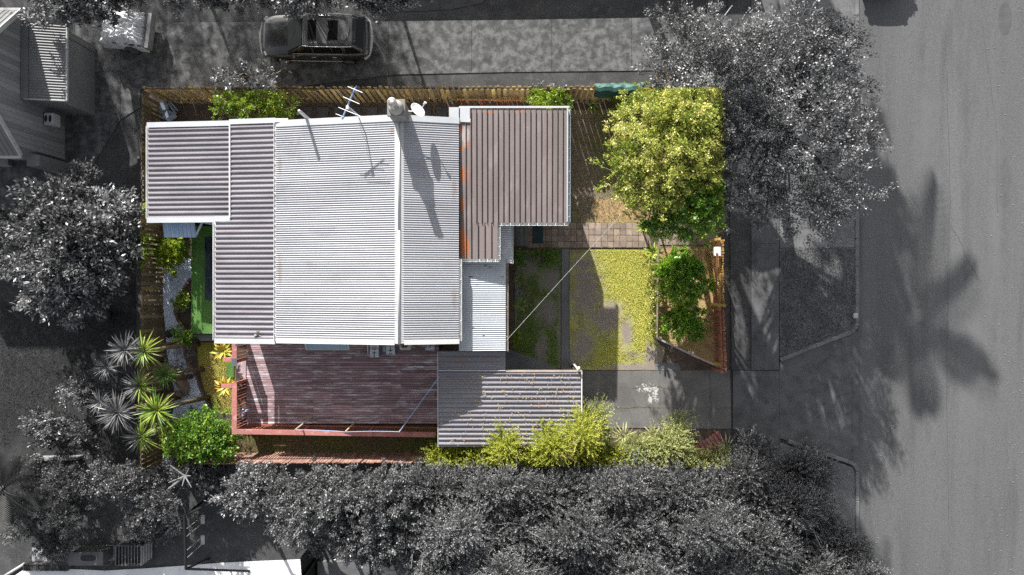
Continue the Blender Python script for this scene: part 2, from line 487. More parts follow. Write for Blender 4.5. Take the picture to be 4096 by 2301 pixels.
# crack lines across the poured drive, weeds in them
m_crack = M('mossy_crack', (0.16, 0.12, 0.04), (0.07, 0.055, 0.03), 8, rough=1)
def crack(parent, pts, w=0.018):
    q = []
    for (a, b), (c, e) in zip(pts, pts[1:]):
        n = 6
        for i in range(n):
            t = i / n
            q.append(P(a + (c - a) * t + random.uniform(-4, 4), b + (e - b) * t + random.uniform(-3, 3)))
    q.append(P(*pts[-1]))
    mb = MB()
    for a, b in zip(q, q[1:]):
        mb.bar(a + Vector((0, 0, 0.030)), b + Vector((0, 0, 0.030)), w * random.uniform(0.4, 1.2), 0.012)
    return mb.build('crack', m_crack, parent)
crack(o_dr, [(2330, 1632), (2420, 1626), (2515, 1632), (2560, 1625), (2640, 1634)])
crack(o_dr, [(2515, 1632), (2530, 1700)], 0.01)
crack(o_dr, [(2530, 1556), (2620, 1545), (2690, 1558), (2730, 1553)])
crack(o_dr, [(2640, 1545), (2635, 1630), (2610, 1705)], 0.012)
crack(o_dr, [(2840, 1490), (2845, 1600), (2838, 1708)], 0.012)
crack(o_dr, [(2720, 1484), (2780, 1490), (2835, 1486)], 0.010)
# long narrow concrete strip across the lawn
strip = [(2246, 995), (2275, 995), (2276, 1480), (2245, 1480)]
o_st = sheet('garden_path_strip', strip, 0.016, m_soil)
slabs(o_st, strip, [], 0.05, m_path, ys_px=[1100, 1240, 1370], gap=0.004)

# terracotta paver path
m_paver = M('paver', (0.30, 0.23, 0.18), (0.22, 0.168, 0.135), 2.5, rough=0.92, bump=0.004, fine=0.35, rnd=0.22, c3=(0.10, 0.08, 0.06), s3=6, t3=(0.58, 0.8))
m_moss = M('mossy_joint', (0.19, 0.165, 0.08), (0.15, 0.115, 0.075), 4, rough=1, fine=0.5)
pav = [(2105, 888), (2600, 884), (2600, 994), (2105, 994)]
o_pv = sheet('paver_path', pav, 0.014, m_moss)
pme = MB().box((0, 0, 0), (0.246, 0.246, 0.04)).mesh('paver', m_paver)
bmx = bmesh.new(); bmx.from_mesh(pme); bmesh.ops.bevel(bmx, geom=list(bmx.edges), offset=0.006, segments=1, affect='EDGES'); bmx.to_mesh(pme); bmx.free()
def pave(parent, x0, y0, nx, ny, skip=0.0):
    for i in range(nx):
        for j in range(ny):
            if random.random() < skip: continue
            p = P(x0 + 12.4 + i * 24.8, y0 + 12.4 + j * 24.8)
            sx = 1.0
            piece('paver', pme, parent, (p.x + random.uniform(-.006, .006), p.y + random.uniform(-.006, .006), 0.024 + random.uniform(-.004, .006)),
                  (random.uniform(-.012, .012), random.uniform(-.012, .012), random.uniform(-.012, .012)))
pave(o_pv, 2107, 892, 20, 4)
o_pv2 = sheet('paver_path_east', [(2634, 878), (2856, 876), (2860, 986), (2634, 990)], 0.017, m_moss)
pave(o_pv2, 2638, 882, 9, 4)

# stepping slabs behind the house
m_step = M('stepping_slab', (0.085, 0.085, 0.09), (0.06, 0.06, 0.063), 3, rough=0.9, fine=0.3, rnd=0.15)
sme = MB().box((0, 0, 0), (0.45, 0.47, 0.05)).mesh('stepping_slab', m_step)
names = ['second', 'third']
for i, x in enumerate([1228, 1293, 1358, 1423, 1489, 1553, 1704, 1767]):
    p = P(x, 452)
    o = piece('stepping_slab', sme, None, (p.x, p.y, 0.03), (0, 0, random.uniform(-.03, .03)))
    where = ['leftmost square stepping slab behind the house, beside the green shrub', 'second square stepping slab from the left behind the house', 'square stepping slab behind the antenna, left one',
             'square stepping slab behind the antenna, right one', 'square stepping slab left of the chimney', 'square stepping slab half hidden behind the chimney',
             'square stepping slab behind the satellite dish', 'rightmost square stepping slab beside the brown roof'][i]
    tag(o, where, 'paving slab', 'stepping slabs behind the house')

# pale chips and grit lying on the road, tar-sealed cracks
mb = MB()
for i in range(420):
    if random.random() < .55: x, y = random.gauss(4030, 55), random.uniform(0, 2301)
    elif random.random() < .6: x, y = random.gauss(3500, 45), random.uniform(900, 2301)
    else: x, y = random.uniform(3460, 4090), random.uniform(0, 2301)
    p = P(x, y, .016); r = random.choice((.012, .016, .02, .03))
    mb.add([p + Vector((r, 0, 0)), p + Vector((0, r, 0)), p + Vector((-r, 0, 0)), p + Vector((0, -r, 0)), p + Vector((0, 0, r * .5))], [(0, 1, 4), (1, 2, 4), (2, 3, 4), (3, 0, 4)])
o = mb.build('road_grit', M('pale_grit', g(.24), g(.16), 30, rough=.9), None); tag(o, 'loose pale grit scattered over the road', 'grit', kind='stuff')
m_tar = M('tar_seal', g(.085), g(.065), 3, rough=.8)
for pts in ([(3800, 900), (3840, 960), (3870, 1040), (3930, 1140)], [(3720, 1560), (3700, 1640), (3712, 1760)], [(3930, 100), (3985, 500), (3990, 900)], [(3790, 300), (3800, 800), (3786, 1500), (3800, 2280)]):
    q = []
    for (a, b), (c, e) in zip(pts, pts[1:]):
        q += [P(a + (c - a) * i / 8 + random.uniform(-3, 3), b + (e - b) * i / 8, .009) for i in range(8)]
    mb = MB()
    for a, b in zip(q, q[1:]): mb.bar(a, b, .02 * random.uniform(.5, 1.4), .006)
    mb.build('tar_seam', m_tar, bpy.data.objects['road'])
q = P(4020, 75, .010)
MB().ring([[(q.x + r * .30 * math.cos(a), q.y + r * .72 * math.sin(a), z) for a in [i * math.pi / 10 for i in range(20)]] for r, z in ((1, .004), (.97, .011))]).build('tar_patch', m_tar, bpy.data.objects['road'])
# ------------------------------------------------------------------ the house
m_white = M('white_roof_steel', (0.335, 0.335, 0.352), (0.285, 0.286, 0.302), 0.5, rough=0.45, spec=0.4, stretch=(.5, 1, 1), c3=(0.235, 0.233, 0.245), s3=1.6, t3=(0.54, 0.8), rnd=0.08, fine=.15,
            patches=[dict(items=[(-8.6, 4.5, .10, .5), (-8.6, 0.6, .12, .9), (-4.3, 5.6, .12, .25), (-2.1, 3.6, .14, .6), (-2.1, -.4, .12, .5), (-6.1, 2.9, .05, .03), (-5.2, .9, .04, .03), (-3.0, 4.4, .04, .03), (-7.2, -.6, .05, .03)], c=(0.22, 0.17, 0.13), ns=5, na=.6, lo=.1, hi=.7, amt=.55)])
m_white2 = M('white_leanto_steel', (0.40, 0.42, 0.44), (0.34, 0.36, 0.385), 0.9, rough=0.5, rnd=0.04,
             patches=[dict(items=[(P(x, y, 3)[0], P(x, y, 3)[1], rx, ry) for x, y, rx, ry in
                     [(1884, 1108, .09, .025), (1846, 1100, .09, .025), (1909, 1140, .08, .02), (1942, 1062, .07, .02), (2010, 1108, .07, .018), (1895, 1311, .06, .02), (1935, 1342, .05, .02), (1960, 1070, .09, .01)]],
                     c=(0.03, 0.03, 0.03), ns=9, na=0.35, lo=0.05, hi=0.2)])
m_taupe = M('weathered_taupe_steel', (0.265, 0.245, 0.262), (0.20, 0.187, 0.205), 1.1, rough=0.62, stretch=(0.35, 1, 1), c3=(0.16, 0.135, 0.14), s3=2.5, t3=(0.54, 0.85), rnd=0.05, fine=0.15)
m_cport = M('weathered_carport_steel', (0.24, 0.228, 0.245), (0.18, 0.172, 0.19), 1.2, rough=0.62, stretch=(0.4, 1, 1), c3=(0.27, 0.16, 0.11), s3=3.0, t3=(0.57, 0.8), rnd=0.06, fine=0.2)
rust_px = [(1845, 520, 5, 30), (1960, 452, 24, 4), (2080, 450, 30, 4), (1850, 820, 8, 40), (1850, 482, 8, 9), (1872, 486, 7, 14), (1870, 580, 10, 14), (1850, 598, 11, 10), (1850, 700, 9, 44), (1868, 700, 6, 50), (1850, 965, 14, 72), (1866, 990, 12, 56)]
m_brown = M('brown_tray_steel', (0.20, 0.165, 0.157), (0.16, 0.13, 0.124), 1.4, rough=0.55, stretch=(1, 0.3, 1), c3=(0.28, 0.24, 0.232), s3=3, t3=(0.55, 0.85), rnd=0.07, fine=0.12,
            patches=[dict(items=[(P(a, b, 3.55)[0], P(a, b, 3.55)[1], rx * K(3.55), ry * K(3.55)) for a, b, rx, ry in rust_px], c=(0.40, 0.125, 0.03), ns=6, na=0.6, lo=0.02, hi=0.5), dict(items=[(P(1862, 545, 3.55)[0], P(1862, 545, 3.55)[1], .17, .5)], c=(0.42, 0.36, 0.34), ns=4, na=.5, lo=.1, hi=.4, amt=.7)])
m_flash = M('cream_flashing', (0.58, 0.565, 0.54), (0.50, 0.485, 0.46), 1.0, rough=0.5, c3=(0.35, 0.22, 0.12), s3=9, t3=(0.70, 0.78))
m_flash_grey = M('grey_flashing', (0.46, 0.47, 0.48), (0.39, 0.40, 0.42), 1.0, rough=0.5, c3=(0.3, 0.27, 0.24), s3=8, t3=(0.68, 0.8))
m_ridge = M('ridge_cap_steel', (0.50, 0.50, 0.49), (0.45, 0.45, 0.44), 0.8, rough=0.5, c3=(0.5, 0.5, 0.5), s3=6, t3=(0.65, 0.8))
m_wall = M('painted_weatherboard', (0.55, 0.53, 0.50), (0.48, 0.46, 0.43), 1.0, rough=0.7)
m_gutterw = M('white_gutter', (0.75, 0.75, 0.74), (0.65, 0.65, 0.63), 2.0, rough=0.5, c3=(0.4, 0.36, 0.3), s3=7, t3=(0.62, 0.8))
m_dark = M('dark_timber', (0.05, 0.045, 0.042), (0.035, 0.03, 0.03), 3, rough=0.9)  # even dark timber colour for posts, beams and frames

def profile(kind, width, pitch, amp):
    """points across a sheet (t, height)"""
    pts = []
    n = max(1, round(width / pitch))
    pitch = width / n
    if kind == 'sin':
        m = 8
        for i in range(n * m + 1):
            t = i / m
            pts.append((t * pitch, amp * 0.5 * (1 + math.cos(2 * math.pi * t))))
    elif kind == 'trap':
        for i in range(n):
            b = i * pitch
            pts += [(b, 0.0), (b + 0.42 * pitch, 0.0), (b + 0.54 * pitch, amp), (b + 0.80 * pitch, amp), (b + 0.92 * pitch, 0.0)]
        pts.append((width, 0.0))
    elif kind == 'seam':
        for i in range(n):
            b = i * pitch
            pts += [(b, amp), (b + 0.05 * pitch, amp), (b + 0.06 * pitch, -0.02), (b + 0.22 * pitch, -0.02), (b + 0.27 * pitch, 0.0), (b + 0.62 * pitch, 0.003), (b + 0.985 * pitch, 0.0)]
        pts.append((width, amp))
    return pts

def sheets(name, parent, A, B, vdir, total, sw, kind, pitch, amp, mat, smooth=False, jit=0.0015):
    """lay roofing sheets side by side: ribs run A -> B, sheets step along vdir"""
    A = Vector(A); B = Vector(B); vd = Vector(vdir).normalized()
    n = max(1, round(total / sw)); sw = total / n
    u = B - A
    nrm = u.cross(vd).normalized()
    if nrm.z < 0: nrm = -nrm
    pr = profile(kind, sw, pitch, amp)
    vs = []; fs = []
    nu = max(2, int(u.length / 1.6) + 1)
    m = len(pr)
    for i in range(nu):
        for t, h in pr:
            vs.append(u * (i / (nu - 1)) + vd * t + nrm * h)
    for i in range(nu - 1):
        for k in range(m - 1):
            fs.append((i * m + k, i * m + k + 1, (i + 1) * m + k + 1, (i + 1) * m + k))
    me = bpy.data.meshes.new(name)
    me.from_pydata([tuple(v) for v in vs], [], fs); me.materials.append(mat)
    if smooth: me.polygons.foreach_set('use_smooth', [True] * len(me.polygons))
    me.update()
    if me.polygons[0].normal.z < 0: me.flip_normals()
    for i in range(n):
        p = A + vd * (sw * i)
        piece(name, me, parent, (p.x, p.y, p.z + (i % 2) * 0.003 + random.uniform(-jit, jit)),
              (random.uniform(-.0012, .0012), random.uniform(-.0007, .0007), random.uniform(-.0004, .0004)))

YT, YB = 6.13, -1.99                    # main roof, north and south verge
XL, XR0, XR = -8.75, -4.04, -1.94       # left joint, ridge, right eave
ZL, ZT, ZR = 3.30, 4.20, 3.75
house = thing('house', 'low corrugated-roofed house with white gable roof, darker side roofs and brown wing', 'house', (-5.5, 2.0, 0))
# walls
w = MB()
w.box((-5.4, 2.05, 1.5), (6.3, 7.3, 3.0))
w.box((-9.6, 2.05, 1.38), (2.1, 7.3, 2.72))
w.box((-12.2, 4.4, 1.08), (3.0, 3.2, 2.1))
w.box((0.05, 4.45, 1.6), (3.5, 3.7, 3.2))
w.box((-1.25, 1.75, 1.6), (1.2, 1.5, 3.2))
w.box((-1.2, -0.6, 1.35), (1.5, 3.0, 2.7))
wall = w.build('wall', m_wall, house)
# gable infill
for y in (5.68, -1.58):
    MB().add([(XL + .3, y, 3.0), (XR - .3, y, 3.0), (XR - .3, y, ZR - .1), (XR0, y, ZT - .1), (XL + .3, y, ZL - .02), (XL + .3, y + .06, 3.0), (XR - .3, y + .06, 3.0), (XR - .3, y + .06, ZR - .1), (XR0, y + .06, ZT - .1), (XL + .3, y + .06, ZL - .02)],
             [(4, 3, 2, 1, 0), (5, 6, 7, 8, 9), (0, 1, 6, 5), (1, 2, 7, 6), (2, 3, 8, 7), (3, 4, 9, 8), (4, 0, 5, 9)]).build('gable', m_wall, house)
# main roof
sheets('roof_sheet', house, (XL - .02, YB, ZL), (XR0 - .05, YB, ZT - .01), (0, 1, 0), YT - YB, 0.738, 'sin', 0.082, 0.030, m_white, True)
sheets('roof_sheet', house, (XR0 + .05, YB, ZT - .01), (XR, YB, ZR), (0, 1, 0), YT - YB, 0.738, 'sin', 0.082, 0.030, m_white, True)
# side roof (weathered), two lengths
ZB0, ZB1, ZB2 = 3.24, 2.98, 2.95
sheets('roof_sheet', house, (-11.18, YB, 2.92), (XL + .12, YB, ZB0), (0, 1, 0), 2.54 - YB, 0.76, 'trap', 0.19, 0.050, m_taupe)
sheets('roof_sheet', house, (-10.62, 2.54, 2.98), (XL + .12, 2.54, ZB0), (0, 1, 0), 6.28 - 2.54, 0.76, 'trap', 0.19, 0.050, m_taupe)
# far left roof
sheets('roof_sheet', house, (-14.05, 2.56, 2.30), (-10.60, 2.56, 2.62), (0, 1, 0), 6.34 - 2.56, 0.76, 'trap', 0.19, 0.050, m_taupe)
# brown wing, ribs run north-south
sheets('roof_sheet', house, (-1.52, 2.39, 3.50), (-1.52, 6.53, 3.68), (1, 0, 0), 2.047 + 1.52, 0.594, 'seam', 0.198, 0.075, m_brown)
sheets('roof_sheet', house, (-1.90, 1.06, 3.45), (-1.90, 6.05, 3.67), (1, 0, 0), 0.38, 0.38, 'seam', 0.19, 0.075, m_brown)
sheets('roof_sheet', house, (-1.52, 1.06, 3.45), (-1.52, 2.40, 3.503), (1, 0, 0), 0.99, 0.594, 'seam', 0.198, 0.075, m_brown)
# white lean-to
sheets('roof_sheet', house, (-1.98, -2.37, 3.18), (-0.24, -2.37, 3.00), (0, 1, 0), 3.52, 0.738, 'sin', 0.082, 0.022, m_white2, True)
# short rusting awning by the steps
m_rustaw = M('rusting_awning_steel', (0.55, 0.56, 0.58), (0.40, 0.41, 0.43), 3, rough=0.6, c3=(0.04, 0.035, 0.03), s3=4, t3=(0.62, 0.7))
sheets('awning_sheet', house, (-0.55, 0.92, 2.95), (-0.03, 0.92, 2.86), (0, 1, 0), 1.55, 0.77, 'sin', 0.082, 0.022, m_rustaw, True)
# ridge cap and flashings
rc = MB()
rc.add([(XR0 - .17, YB - .03, ZT - .012), (XR0, YB - .03, ZT + .035), (XR0 + .17, YB - .03, ZT - .020), (XR0 - .17, 2.05, ZT - .012), (XR0, 2.05, ZT + .035), (XR0 + .17, 2.05, ZT - .020)], [(0, 3, 4, 1), (1, 4, 5, 2)])
rc.add([(XR0 - .17, 2.03, ZT - .007), (XR0, 2.03, ZT + .040), (XR0 + .17, 2.03, ZT - .015), (XR0 - .17, YT + .03, ZT - .007), (XR0, YT + .03, ZT + .040), (XR0 + .17, YT + .03, ZT - .015)], [(0, 3, 4, 1), (1, 4, 5, 2)])
ridge = rc.build('ridge_cap', m_ridge, house)
for i in range(2):
    MB().tube([(XR0, YB - .04 + i * 4.07, ZT + .045), (XR0, 2.04 + i * 4.1, ZT + .05)], 0.045, 8).build('ridge_roll', m_ridge, ridge, smooth=True)
def barge(y, x0, z0, x1, z1, mat, wdt=0.17, nm='barge_flashing', dz=0.03):
    MB().bar((x0, y, z0 + dz), (x1, y, z1 + dz), wdt, 0.03).build(nm, mat, house)
barge(YB + .02, XL, ZL, XR0 - .17, ZT - .035, m_flash, 0.19)
barge(YB + .02, XR0 + .17, ZT - .04, XR + .02, ZR, m_flash, 0.17)
barge(YT - .05, XL, ZL, XR0 - .17, ZT - .035, m_flash_grey, 0.24)
barge(YT - .05, XR0 + .17, ZT - .04, XR + .02, ZR, m_flash_grey, 0.22)
barge(6.22, -10.62, 2.98, XL - .06, 3.22, m_flash_grey, 0.19, dz=0.05)
barge(6.26, -14.07, 2.30, -10.60, 2.62, m_flash_grey, 0.20, dz=0.06)
barge(2.59, -14.07, 2.30, -11.2, 2.56, m_flash_grey, 0.20, dz=0.06)
barge(2.58, -11.17, 2.90, -10.58, 2.95, m_flash_grey, 0.20, dz=0.075)
barge(YB - .02, -11.2, 2.92, XL - .06, 3.22, m_flash_grey, 0.19, dz=0.05)
# vertical verge strips and gutters
def gutter(p, q, mat=m_gutterw, wdt=0.10, h=0.09, nm='gutter', clips=0):
    o = MB()
    p = Vector(p); q = Vector(q)
    dd = (q - p).normalized(); sd = dd.cross(Vector((0, 0, 1))).normalized()
    o.bar(p + sd * wdt / 2, q + sd * wdt / 2, 0.012, h)
    o.bar(p - sd * wdt / 2, q - sd * wdt / 2, 0.012, h)
    o.bar(p - Vector((0, 0, h / 2)), q - Vector((0, 0, h / 2)), wdt, 0.010)
    ob = o.build(nm, mat, house)
    for i in range(clips):
        c = p.lerp(q, (i + 0.5) / clips)
        MB().bar(c - sd * wdt * .55 + Vector((0, 0, h / 2 + .006)), c + sd * wdt * .55 + Vector((0, 0, h / 2 + .006)), 0.02, 0.006).build('gutter_clip', mat, ob)
    return ob
gutter((XL - .055, YB, 3.28), (XL - .055, YT, 3.28), clips=14, wdt=0.085, h=0.06)
gutter((XR + .055, YB + .03, 3.66), (XR + .055, 1.05, 3.66), wdt=0.09, clips=6)
gutter((-11.24, YB, 2.86), (-11.24, 2.5, 2.86), wdt=0.10)
gutter((-14.1, 2.66, 2.24), (-14.1, 6.25, 2.24), wdt=0.09)
gutter((-0.55, 2.34, 3.44), (2.10, 2.34, 3.44), wdt=0.10, clips=8)
gutter((-1.92, 1.00, 3.40), (-0.46, 1.00, 3.40), wdt=0.10, clips=5)
gutter((-0.48, 1.02, 3.42), (-0.48, 2.32, 3.42), wdt=0.09, clips=4)
gutter((2.10, 2.40, 3.50), (2.10, 6.55, 3.60), wdt=0.08, clips=10, mat=M('blue_grey_gutter', (0.30, 0.36, 0.42), (0.4, 0.42, 0.45), 2))
gutter((-0.19, -2.4, 2.94), (-0.19, 0.95, 2.94), wdt=0.09, clips=3, mat=M('weathered_gutter', (0.34, 0.30, 0.25), (0.2, 0.17, 0.15), 4))
gutter((0.01, 0.9, 2.82), (0.01, 2.46, 2.82), wdt=0.07, clips=4)
MB().bar((-10.60, 2.6, 3.03), (-10.60, 6.15, 3.03), 0.045, 0.05).build('joint_flashing', m_gutterw, house)
MB().bar((-1.94, 6.60, 3.68), (2.10, 6.60, 3.70), 0.07, 0.05).build('top_flashing', m_flash_grey, house)
MB().bar((-2.12, 6.03, 3.72), (-2.12, 6.58, 3.74), 0.36, 0.03).build('corner_flashing', m_flash_grey, house)
MB().bar((-1.72, 6.05, 3.705), (-1.72, 6.56, 3.725), 0.36, 0.03).build('corner_flashing', m_flash_grey, house)
MB().box((-8.55, 6.20, 3.36), (0.5, 0.14, 0.04)).build('corner_flashing', m_flash, house)
MB().bar((2.03, 2.42, 3.55), (2.03, 6.55, 3.73), 0.05, 0.05).build('verge_flashing', m_flash_grey, house)
# chimney
m_chim = M('chimney_concrete', (0.22, 0.215, 0.205), (0.15, 0.148, 0.14), 3, rough=0.9, bump=0.004, c3=(0.34, 0.31, 0.27), s3=5, t3=(0.55, 0.75))
cx, cy = -3.97, 6.16
ch = MB().box((cx, cy, 2.6), (0.54, 0.50, 5.2)).build('chimney', m_chim, house)
MB().box((cx, cy, 5.23), (0.62, 0.58, 0.10)).build('chimney_cap', m_chim, ch, bevel=0.015)
MB().ring([[(cx + r * math.cos(a), cy + r * math.sin(a), z) for a in [i * math.pi / 8 for i in range(16)]] for r, z in ((0.27, 5.28), (0.24, 5.40), (0.19, 5.52))]).build('mortar_cone', M('mortar', (0.42, 0.40, 0.36), (0.3, 0.28, 0.26), 5), ch, smooth=True)
m_steelpipe = M('tarnished_steel', (0.55, 0.53, 0.50), (0.40, 0.37, 0.33), 6, rough=0.35, metal=0.7)
fl = MB()
fl.tube([(cx - .02, cy, 5.45), (cx - .02, cy, 5.98)], 0.145, 16, cap=False)
fl.tube([(cx - .02, cy, 5.98), (cx - .02, cy, 5.70)], 0.125, 16, cap=True)
fl.ring([[(cx - .02 + r * math.cos(a), cy + r * math.sin(a), z) for a in [i * math.pi / 8 for i in range(16)]] for r, z in ((0.145, 5.98), (0.158, 5.99), (0.125, 5.985))], caps=False)
flue = fl.build('flue', m_steelpipe, ch, smooth=True)
cb = MB()
for i in range(4):
    a = i * math.pi / 4
    cb.bar((cx - .02 - .12 * math.cos(a), cy - .12 * math.sin(a), 5.9), (cx - .02 + .12 * math.cos(a), cy + .12 * math.sin(a), 5.9), 0.012, 0.01)
cb.build('flue_grille', m_steelpipe, flue)
# plastic vent pipe at the north edge
vp = MB(); vx, vy = P(1224, 470, 3.6)[:2]
vp.tube([(vx, vy, 2.6), (vx, vy + .03, 4.42)], 0.058, 12, cap=False)
vp.tube([(vx, vy + .03, 4.42), (vx, vy + .03, 4.2)], 0.046, 12)
vp.build('vent_pipe', M('grey_pipe', (0.62, 0.62, 0.62), (0.5, 0.5, 0.5), 4, rough=0.5), house, smooth=True)
# scrap wrapped round a small stub on the side roof
p = P(1038, 1337, 3.0)
mb = MB(); mb.tube([p + Vector((0, 0, -.05)), p + Vector((.02, .03, .22))], [0.09, 0.07], 8)
st = mb.build('roof_stub', m_dark, house)
mb = MB()
for i in range(9):
    a = i * 0.7; mb.box(p + Vector((0.08 * math.cos(a), 0.09 * math.sin(a), .14 + .02 * (i % 3))), (0.12, 0.09, 0.03), rot=Matrix.Rotation(a, 3, 'Z') @ Matrix.Rotation(random.uniform(-.8, .8), 3, 'X'))
mb.build('torn_flashing', M('torn_lead', (0.30, 0.27, 0.25), (0.16, 0.14, 0.13), 6), st)
# open awning window on the deck side and hopper shutters
m_glassb = M('pale_blue_glass', (0.30, 0.42, 0.55), (0.26, 0.38, 0.50), 1.5, rough=0.12, spec=0.6)
def awnwin(px0, px1, py, z0, out=0.5, drop=0.62):
    a = P(px0, py, z0); b = P(px1, py, z0)
    y0 = -1.64
    fr = MB(); tilt = Vector((0, -out, -drop))
    A, B = Vector((a.x, y0, z0 + .25)), Vector((b.x, y0, z0 + .25))
    C, D = B + tilt, A + tilt
    fr.bar(A, B, 0.06, 0.05); fr.bar(B, C, 0.06, 0.05); fr.bar(C, D, 0.06, 0.05); fr.bar(D, A, 0.06, 0.05)
    o = fr.build('window', M('pale_green_window_frame', (0.45, 0.55, 0.50), (0.40, 0.5, 0.45), 2), house)
    MB().add([A, B, C, D, A + Vector((0, .015, -.012)), B + Vector((0, .015, -.012)), C + Vector((0, .015, -.012)), D + Vector((0, .015, -.012))], [(0, 1, 2, 3), (7, 6, 5, 4), (0, 4, 5, 1), (1, 5, 6, 2), (2, 6, 7, 3), (3, 7, 4, 0)]).build('pane', m_glassb, o)
    return o
awnwin(1217, 1388, 1380, 2.0, out=0.80, drop=0.55)
m_slat = M('blue_grey_slat', (0.36, 0.42, 0.50), (0.27, 0.32, 0.40), 4, rough=0.6)
def shutter(pts, n):
    """slatted shutter leaning out of the south wall: pts top-left, top-right, tip"""
    a, b, c = pts
    root = MB().bar(a, b, 0.05, 0.04).build('shutter', m_slat, house)
    for i in range(n):
        t0 = i / n
        MB().bar(a.lerp(c, t0), b.lerp(c, t0 * 0.9), 0.05, 0.02).build('slat', m_slat, root)
shutter((P(985, 1362, 2.3), P(1024, 1362, 2.3), P(930, 1386, 2.2)), 7)
shutter((P(1132, 1364, 2.3), P(1190, 1368, 2.3), P(1154, 1381, 2.2)), 5)
# lower polycarbonate awning with brace beside the far left roof
m_poly = M('blue_white_polycarbonate', (0.42, 0.52, 0.66), (0.30, 0.42, 0.60), 4, rough=0.45, stretch=(1, 0.25, 1), c3=(0.62, 0.68, 0.75), s3=6, t3=(0.55, 0.7))
a = P(655, 950, 1.95); b = P(784, 950, 1.95)
sheets('awning_sheet', house, (a.x, a.y, 1.92), (a.x, 2.66, 2.08), (1, 0, 0), b.x - a.x, 0.66, 'trap', 0.17, 0.035, m_poly)
MB().bar(P(784, 943, 2.1), P(810, 888, 2.4), 0.07, 0.05).build('brace', m_slat, house)
MB().bar(P(784, 884, 2.4), P(862, 897, 2.5), 0.10, 0.06).build('lintel', m_slat, house)
# plank step and drainpipe by the brown wing
m_stepw = M('grey_step_timber', (0.16, 0.155, 0.14), (0.11, 0.105, 0.095), 4, rough=0.85, stretch=(1, 0.2, 1), rnd=0.15)
stp = thing('doorstep', 'grey plank doorstep under the small rusting awning', 'step', P(2079, 942))
q0, q1 = P(2046, 900), P(2112, 986)
MB().box(((q0.x + q1.x) / 2, (q0.y + q1.y) / 2, 0.10), (q1.x - q0.x - .08, q0.y - q1.y - .08, 0.18)).build('frame', m_dark, stp)
for i in range(4):
    x = q0.x + (q1.x - q0.x) * (i + .5) / 4
    MB().box((x, (q0.y + q1.y) / 2, 0.215), ((q1.x - q0.x) / 4 - .012, q0.y - q1.y, 0.04)).build('tread', m_stepw, stp)
o = MB().box(P(2151, 938, 0.052), (0.44, 0.76, 0.018)).build('door_mat', M('teal_mat', (0.035, 0.06, 0.065), (0.028, 0.045, 0.05), 4, rough=1, fine=0.3), None)
tag(o, 'dark teal door mat lying on the pavers', 'door mat')

# ------------------------------------------------------------------ carport
cp = thing('carport', 'flat corrugated steel carport roof in front of the deck, ribs running sideways', 'carport', (-0.1, -4.6, 0))
sheets('roof_sheet', cp, (-2.80, -3.22, 2.60), (-0.25, -3.22, 2.60), (0, 1, 0), 0.80, 0.80, 'trap', 0.186, 0.036, m_cport)
sheets('roof_sheet', cp, (-2.80, -6.10, 2.52), (2.62, -6.10, 2.52), (0, 1, 0.027), 2.88, 0.72, 'trap', 0.186, 0.050, m_cport)
MB().bar((-2.80, -3.16, 2.68), (-0.25, -3.16, 2.68), 0.03, 0.02).build('lap_flashing', m_flash_grey, cp)
MB().bar((2.66, -6.12, 2.53), (2.66, -3.19, 2.60), 0.035, 0.10).build('fascia', m_gutterw, cp)
MB().bar((-0.24, -3.18, 2.64), (2.66, -3.18, 2.64), 0.07, 0.04).build('fascia', M('tan_flashing', (0.42, 0.34, 0.27), (0.3, 0.24, 0.2), 3), cp)
MB().bar((-2.83, -6.1, 2.52), (-2.83, -2.45, 2.62), 0.03, 0.08).build('fascia', m_flash_grey, cp)
for x, y in ((-2.7, -6.0), (-0.1, -6.0), (2.5, -6.0), (2.5, -3.3), (-2.7, -3.4)):
    MB().box((x, y, 1.25), (0.09, 0.09, 2.5)).build('post', m_dark, cp)
for y in (-6.0, -4.6, -3.3):
    MB().bar((-2.75, y, 2.44), (2.6, y, 2.44), 0.05, 0.1).build('beam', m_dark, cp)
mb = MB()
for i in range(420):
    x = random.uniform(-2.7, 2.55); yy = random.uniform(-6.05, -3.25) if x > -.3 or random.random() < .8 else random.uniform(-3.2, -2.5)
    r = random.uniform(.012, .03); a = random.uniform(0, 6.3)
    mb.box((x, yy, 2.575 + (yy + 6.1) * .027 + .03), (r * 2.2, r, .006), rz=a)
mb.build('leaf_litter', M('fallen_leaf', (.42, .34, .16), (.3, .2, .09), 9), cp)['kind'] = 'stuff'
# white pipe ends standing by the carport corner
pp = P(2312, 1468, 2.4)
o = MB().tube([pp + Vector((0, -.10, -2.36)), pp + Vector((0, -.10, .30)), pp + Vector((-.01, .03, .42))], 0.05, 10).build('vent_pipe', m_gutterw, None, smooth=True)
tag(o, 'short white pipe standing at the carport roof corner', 'pipe')

